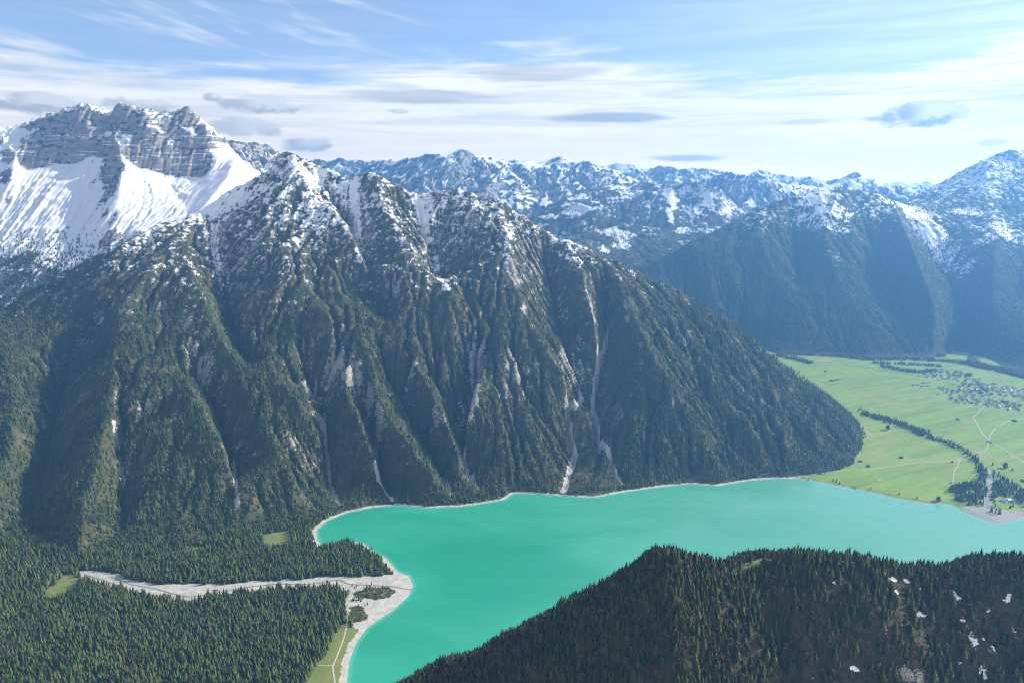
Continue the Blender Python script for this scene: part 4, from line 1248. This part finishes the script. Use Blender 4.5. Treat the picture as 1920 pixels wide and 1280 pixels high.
def house_meshes(w, d, h, rise, over=0.9):
    """gabled house: walls with gable triangles, and a thick overhanging roof"""
    V, F = box_mesh('wall', w, d, h)
    V += [(0, -d / 2, h + rise), (0, d / 2, h + rise)]
    quads = F
    tri = [(4, 5, 8), (7, 6, 9)]
    me = bpy.data.meshes.new('house_wall')
    me.from_pydata(V, [], quads + tri)
    R = []
    k = rise / (w / 2)
    e = w / 2 + over
    for y in (-d / 2 - over, d / 2 + over):
        R += [(-e, y, h - over * k + 0.1), (0, y, h + rise + 0.1), (e, y, h - over * k + 0.1), (e, y, h - over * k + 0.55), (0, y, h + rise + 0.6), (-e, y, h - over * k + 0.55)]
    FR = [(0, 1, 4, 5), (1, 2, 3, 4), (7, 6, 11, 10), (8, 7, 10, 9), (5, 4, 10, 11), (4, 3, 9, 10), (1, 0, 6, 7), (2, 1, 7, 8), (0, 5, 11, 6), (3, 2, 8, 9)]
    rm = bpy.data.meshes.new('house_roof')
    rm.from_pydata(R, [], FR)
    return me, rm


WALLS = [simple_mat('white plaster', (0.72, 0.70, 0.66), 0.9, 0.06), simple_mat('cream plaster', (0.62, 0.55, 0.44), 0.9, 0.08), simple_mat('larch boards', (0.16, 0.11, 0.075), 0.9, 0.3)]
ROOFS = [simple_mat('grey tile', (0.20, 0.20, 0.21), 0.7, 0.2), simple_mat('brown tile', (0.16, 0.105, 0.085), 0.8, 0.25), simple_mat('sheet roof', (0.36, 0.37, 0.39), 0.5, 0.15), simple_mat('weathered shingle', (0.10, 0.085, 0.075), 0.9, 0.3)]
KINDS = []
for i, (w, d, h, r) in enumerate([(11, 14, 5.5, 2.6), (12, 17, 6.0, 3.0), (10, 12, 5.0, 2.6), (13, 20, 6.0, 3.2)]):
    KINDS.append((w, d, h, r))


def house(name, loc, rz, dims, wm, rm, label, cat, group=None):
    t = empty(name, loc, rz)
    tag(t, label, cat, group)
    a, b = house_meshes(*dims)
    link('wall', a, wm, t)
    link('roof', b, rm, t)
    return t


WNAME, RNAME = ['white', 'cream', 'brown timber'], ['grey', 'brown', 'pale grey', 'dark']
hp = {}
CLUSTERS = [([(1729, 702), (1745, 694), (1770, 694), (1797, 697), (1808, 703), (1792, 712), (1765, 710), (1738, 708)], 36, 'in the upper left of the village'),
            ([(1796, 713), (1812, 711), (1842, 712), (1845, 722), (1815, 724)], 12, 'in the row between both village halves'),
            ([(1797, 724), (1822, 718), (1860, 721), (1890, 726), (1928, 731), (1930, 752), (1895, 742), (1865, 740), (1845, 744), (1815, 746), (1798, 738)], 72, 'in the crowded middle of the village'),
            ([(1779, 748), (1800, 741), (1822, 744), (1836, 752), (1832, 759), (1806, 758), (1785, 752)], 16, 'in the village row beside the meadow road'),
            ([(1848, 755), (1858, 749), (1890, 753), (1912, 760), (1912, 769), (1895, 770), (1870, 763), (1850, 760)], 24, 'in the nearest village row above the track'),
            ([(1760, 726), (1775, 728), (1797, 737), (1790, 740), (1772, 735)], 8, 'in the loose group left of the village'),
            ([(1690, 672), (1720, 668), (1752, 671), (1755, 677), (1700, 680)], 12, 'in the hamlet under the shaded mountains')]
RH = random.Random(5)
taken = []
for poly, cnt, where in CLUSTERS:
    q = gpoly(poly, 8)[:, :2]
    n_, tries = 0, 0
    while n_ < cnt and tries < 6000:
        tries += 1
        x = RH.uniform(q[:, 0].min(), q[:, 0].max())
        y = RH.uniform(q[:, 1].min(), q[:, 1].max())
        if not inside(np.array([x]), np.array([y]), q)[0] or any(math.hypot(x - a, y - b) < 24 for a, b in taken):
            continue
        taken.append((x, y))
        n_ += 1
        k, wi, ri = RH.randrange(4), RH.choice([0, 0, 0, 1, 2]), RH.choice([0, 0, 1, 1, 2, 3])
        z = float(M6.at(np.array([x]), np.array([y]))[0])
        lb = '%s-walled house with %s gabled roof %s' % (WNAME[wi], RNAME[ri], where)
        rz = RH.choice([0.5, 0.5, 2.07, 0.9]) + RH.uniform(-0.25, 0.25)
        gp = 'houses of the valley village'
        if (k, wi, ri) not in hp:
            hp[(k, wi, ri)] = house('house', (x, y, z), rz, KINDS[k], WALLS[wi], ROOFS[ri], lb, 'house', gp)
            continue
        s = hp[(k, wi, ri)]
        t = s.copy()
        COL.objects.link(t)
        t.location = (x, y, z)
        t.rotation_euler = (0, 0, rz)
        t['label'] = lb
        for ch in s.children:
            c = ch.copy()
            COL.objects.link(c)
            c.parent = t
# trees in the village gardens
gp_ = []
for poly, cnt, where in CLUSTERS:
    q = gpoly(poly, 8)[:, :2]
    for _ in range(int(cnt * 1.6)):
        x, y = RH.uniform(q[:, 0].min() - 15, q[:, 0].max() + 15), RH.uniform(q[:, 1].min() - 15, q[:, 1].max() + 15)
        if all(math.hypot(x - a, y - b) > 11 for a, b in taken):
            gp_.append((x, y))
gp_ = np.array(gp_)
gz = M6.at(gp_[:, 0], gp_[:, 1])
pg = np.column_stack([gp_, gz])
forest('garden_trees', M6, pg, 6 + 7 * RS.rand(len(pg)), tints_for(pg, RS, 0.3, 4.0), [(*conifer(4, 6, s, 0.2, 0.04), 0) for s in range(4)] + [(*broadleaf(30, s + 70, 0.34), 1) for s in range(4)], leaf, 'small garden trees scattered between the houses of the valley village', RS)

for (px, py), dims, wi, ri, rz, lb in [((1548, 697), (10, 13, 4, 2.4), 2, 3, 0.9, 'small dark hay barn alone at the far left of the meadow'), ((1562, 714), (14, 34, 5, 3), 2, 3, 2.0, 'long dark farm barn beside the road across the meadow'), ((1572, 713), (10, 13, 5, 3), 0, 0, 0.5, 'pale farmhouse next to the long dark barn on the meadow road'),
                                       ((1717, 722), (13, 44, 4, 2.4), 2, 0, 1.9, 'long low grey shed left of two others on the open meadow'), ((1736, 718), (13, 42, 4, 2.4), 2, 0, 1.9, 'rear one of the two parallel long sheds on the meadow'), ((1734, 724), (13, 46, 4, 2.4), 2, 0, 1.9, 'front one of the two parallel long sheds on the meadow'),
                                       ((1690, 859), (10, 12, 4, 2.6), 2, 3, 0.7, 'dark hay barn in the middle of the near meadow above the pale track'), ((1628, 875), (9, 11, 4, 2.6), 2, 3, 0.7, 'small dark hay barn right beside the pale track near the wooded slope'), ((1613, 866), (9, 13, 4, 2.4), 2, 1, 1.2, 'brown hut at the foot of the wooded slope on the near meadow'),
                                       ((1795, 787), (9, 11, 4, 2.6), 2, 3, 0.7, 'tiny dark barn alone on the meadow below the village'), ((1902, 790), (12, 16, 5, 3), 2, 3, 0.4, 'dark barn on the curved track right of the track junction'), ((1854, 829), (10, 14, 4, 2.6), 0, 2, 0.5, 'white farm building left of the track junction'),
                                       ((1860, 830), (10, 12, 4, 2.6), 0, 0, 1.9, 'white farm building right of the track junction'), ((1919, 903), (11, 16, 4, 2.6), 2, 3, 0.5, 'dark barn at the right edge of the picture on the lower meadow'),
                                       ((1882, 941), (12, 17, 5, 3), 0, 2, 0.6, 'white shore house left among the trees of the grove'), ((1891, 939), (12, 14, 5, 3), 0, 2, 2.0, 'white shore house in the middle among the trees of the grove'), ((1898, 943), (10, 13, 5, 3), 0, 0, 0.4, 'white shore house at the front edge of the grove lawn'),
                                       ((1910, 944), (11, 14, 5, 3), 1, 1, 1.0, 'cream shore house with brown roof right of the white ones')]:
    x, y, z = on6(px, py)
    house('barn' if wi == 2 else 'house', (x, y, z), rz, dims, WALLS[wi], ROOFS[ri], lb, 'barn' if wi == 2 else 'house')


def ribbon(name, T, pix, width, mat, label, lift=0.35, z0=6.0):
    pts = gpoly(pix, z0)
    P2 = []
    for a, b in zip(pts[:-1], pts[1:]):
        n = max(2, int(np.hypot(*(b - a)[:2]) / 6))
        P2.append(a + (b - a) * np.linspace(0, 1, n, endpoint=False)[:, None])
    P2 = np.concatenate(P2 + [pts[-1:]])[:, :2]
    for _ in range(6):
        P2[1:-1] = 0.25 * P2[:-2] + 0.5 * P2[1:-1] + 0.25 * P2[2:]
    tn = np.gradient(P2, axis=0)
    tn /= np.linalg.norm(tn, axis=1)[:, None] + 1e-9
    nr = np.stack([-tn[:, 1], tn[:, 0]], 1)
    cols = []
    for s in (-0.5, 0.0, 0.5):
        q = P2 + nr * width * s
        cols.append(np.column_stack([q, T.at(q[:, 0], q[:, 1]) + lift]))
    V = np.stack(cols, 1).reshape(-1, 3)
    F = []
    for k in range(len(P2) - 1):
        for j in (0, 1):
            F.append((3 * k + j, 3 * k + j + 1, 3 * k + 4 + j, 3 * k + 3 + j))
    return tag(link(name, mesh_from(name, V, F), mat), label, kind='structure')


track = simple_mat('pale gravel track', (0.42, 0.39, 0.31), 0.95, 0.15, 0.1)
asphalt = simple_mat('road asphalt', (0.30, 0.30, 0.29), 0.9, 0.15, 0.1)
ditch = simple_mat('dark bank', (0.075, 0.09, 0.05), 0.95, 0.3, 0.1)
silt = simple_mat('wet river bed', (0.19, 0.19, 0.175), 0.6, 0.25, 0.2)
ribbon('road', M6, [(1528, 708), (1560, 715), (1600, 722), (1650, 729), (1700, 735), (1780, 747), (1836, 760), (1880, 768), (1930, 775)], 4.5, asphalt, 'pale road running straight across the meadow to the village')
ribbon('hedge_bank', M6, [(1580, 684), (1620, 689), (1660, 696), (1700, 702), (1742, 709)], 7, ditch, 'dark bank along the far side of the meadow', 0.6)
ribbon('road', M6, [(1668, 681), (1700, 686), (1740, 690), (1765, 690), (1810, 694), (1860, 706)], 6, asphalt, 'pale valley road among trees under the shaded mountains', 0.4)
ribbon('path', M6, [(1849, 759), (1838, 768), (1834, 775), (1824, 782), (1829, 790), (1836, 802), (1843, 814), (1853, 824), (1880, 840), (1928, 872)], 4.5, track, 'pale winding track from the village down across the meadow')
ribbon('path', M6, [(1854, 826), (1857, 815), (1863, 806), (1874, 797), (1890, 790), (1928, 783)], 4, track, 'pale curved track branching to the right from the junction')
ribbon('path', M6, [(1853, 829), (1852, 838), (1848, 845), (1836, 847)], 4, track, 'faint track between the junction and the stream belt', 0.4)
ribbon('path', M6, [(1498, 893), (1530, 887), (1575, 881), (1605, 879), (1627, 881), (1670, 873), (1720, 867), (1765, 864), (1795, 863), (1803, 858), (1812, 851)], 4.2, track, 'pale track across the near meadow from the shore to the stream belt')
ribbon('path', M6, [(1800, 862), (1796, 872), (1789, 882), (1788, 893), (1786, 907)], 3.2, track, 'faint path bending down from the pale track towards the grove', 0.4)
ribbon('path', M5, [(652, 1135), (651, 1165), (646, 1190), (638, 1212), (630, 1232), (623, 1246), (626, 1262), (629, 1285), (632, 1330)], 3.2, track, 'pale footpath along the beach below the forest', 0.3)
ribbon('path', M5, [(624, 1245), (612, 1246), (596, 1246)], 2.4, track, 'short pale path branching from the beach footpath into the forest', 0.35)
ribbon('stream', M5, [(205, 1084), (225, 1090), (245, 1098), (275, 1103), (300, 1108), (330, 1117), (360, 1121), (385, 1117), (425, 1109), (470, 1101), (520, 1096), (560, 1097), (600, 1094), (635, 1087), (650, 1096), (690, 1098), (740, 1101), (778, 1104)], 4.2, silt, 'thin dark stream channel winding through the gravel river bed', 0.25, 3.0)
ribbon('stream', M5, [(160, 1080), (195, 1090), (230, 1104), (275, 1116), (320, 1121), (352, 1122)], 3.0, silt, 'second faint channel on the upper gravel river bed', 0.3, 3.0)
for o_ in COL.objects:
    if o_.type == 'MESH' and o_.parent is None and o_.get('kind') == 'structure' and not o_.get('label'):
        o_['label'] = {'wooded_mountain': 'steep gullied mountain, forested below and snowy on top, rising from the lake', 'snowy_massif': 'layered limestone massif with snow bowls at the upper left', 'shaded_mountains': 'hazy blue mountains in shade beyond the meadows on the right',
                       'far_mountains': 'snowy mountain range far behind the wooded mountain', 'foothills': 'dark wooded foothills with snowy clearings', 'near_hill': 'dark wooded hill with snow patches in front of the lake', 'valley_floor': 'flat valley floor with gravel river bed and beach',
                       'meadow': 'flat green meadows beyond the lake', 'ground': 'valley ground under the mountains'}.get(o_.name.split('.')[0], 'part of the valley')


# ---------------------------------------------------------------- the air
def haze():
    m = bpy.data.materials.new('air')
    m.use_nodes = True
    n = Nodes(m.node_tree)
    v = n.new('ShaderNodeVolumePrincipled', {'Color': (*HAZE_COLOR, 1), 'Density': HAZE_DENSITY, 'Anisotropy': HAZE_ANISO})
    o = n.new('ShaderNodeOutputMaterial')
    n.nt.links.new(v.outputs[0], o.inputs['Volume'])
    m.cycles.homogeneous_volume = True
    x0, x1, y0, y1, z0, z1 = -11500, 11500, -600, 14400, -31.5, 1850
    V = [[x, y, z] for z in (z0, z1) for y in (y0, y1) for x in (x0, x1)]
    F = [[0, 2, 3, 1], [4, 5, 7, 6], [0, 1, 5, 4], [2, 6, 7, 3], [0, 4, 6, 2], [1, 3, 7, 5]]
    tag(link('haze', mesh_from('haze', V, F), m), 'thin blue air filling the valley between the mountains', kind='stuff')


haze()
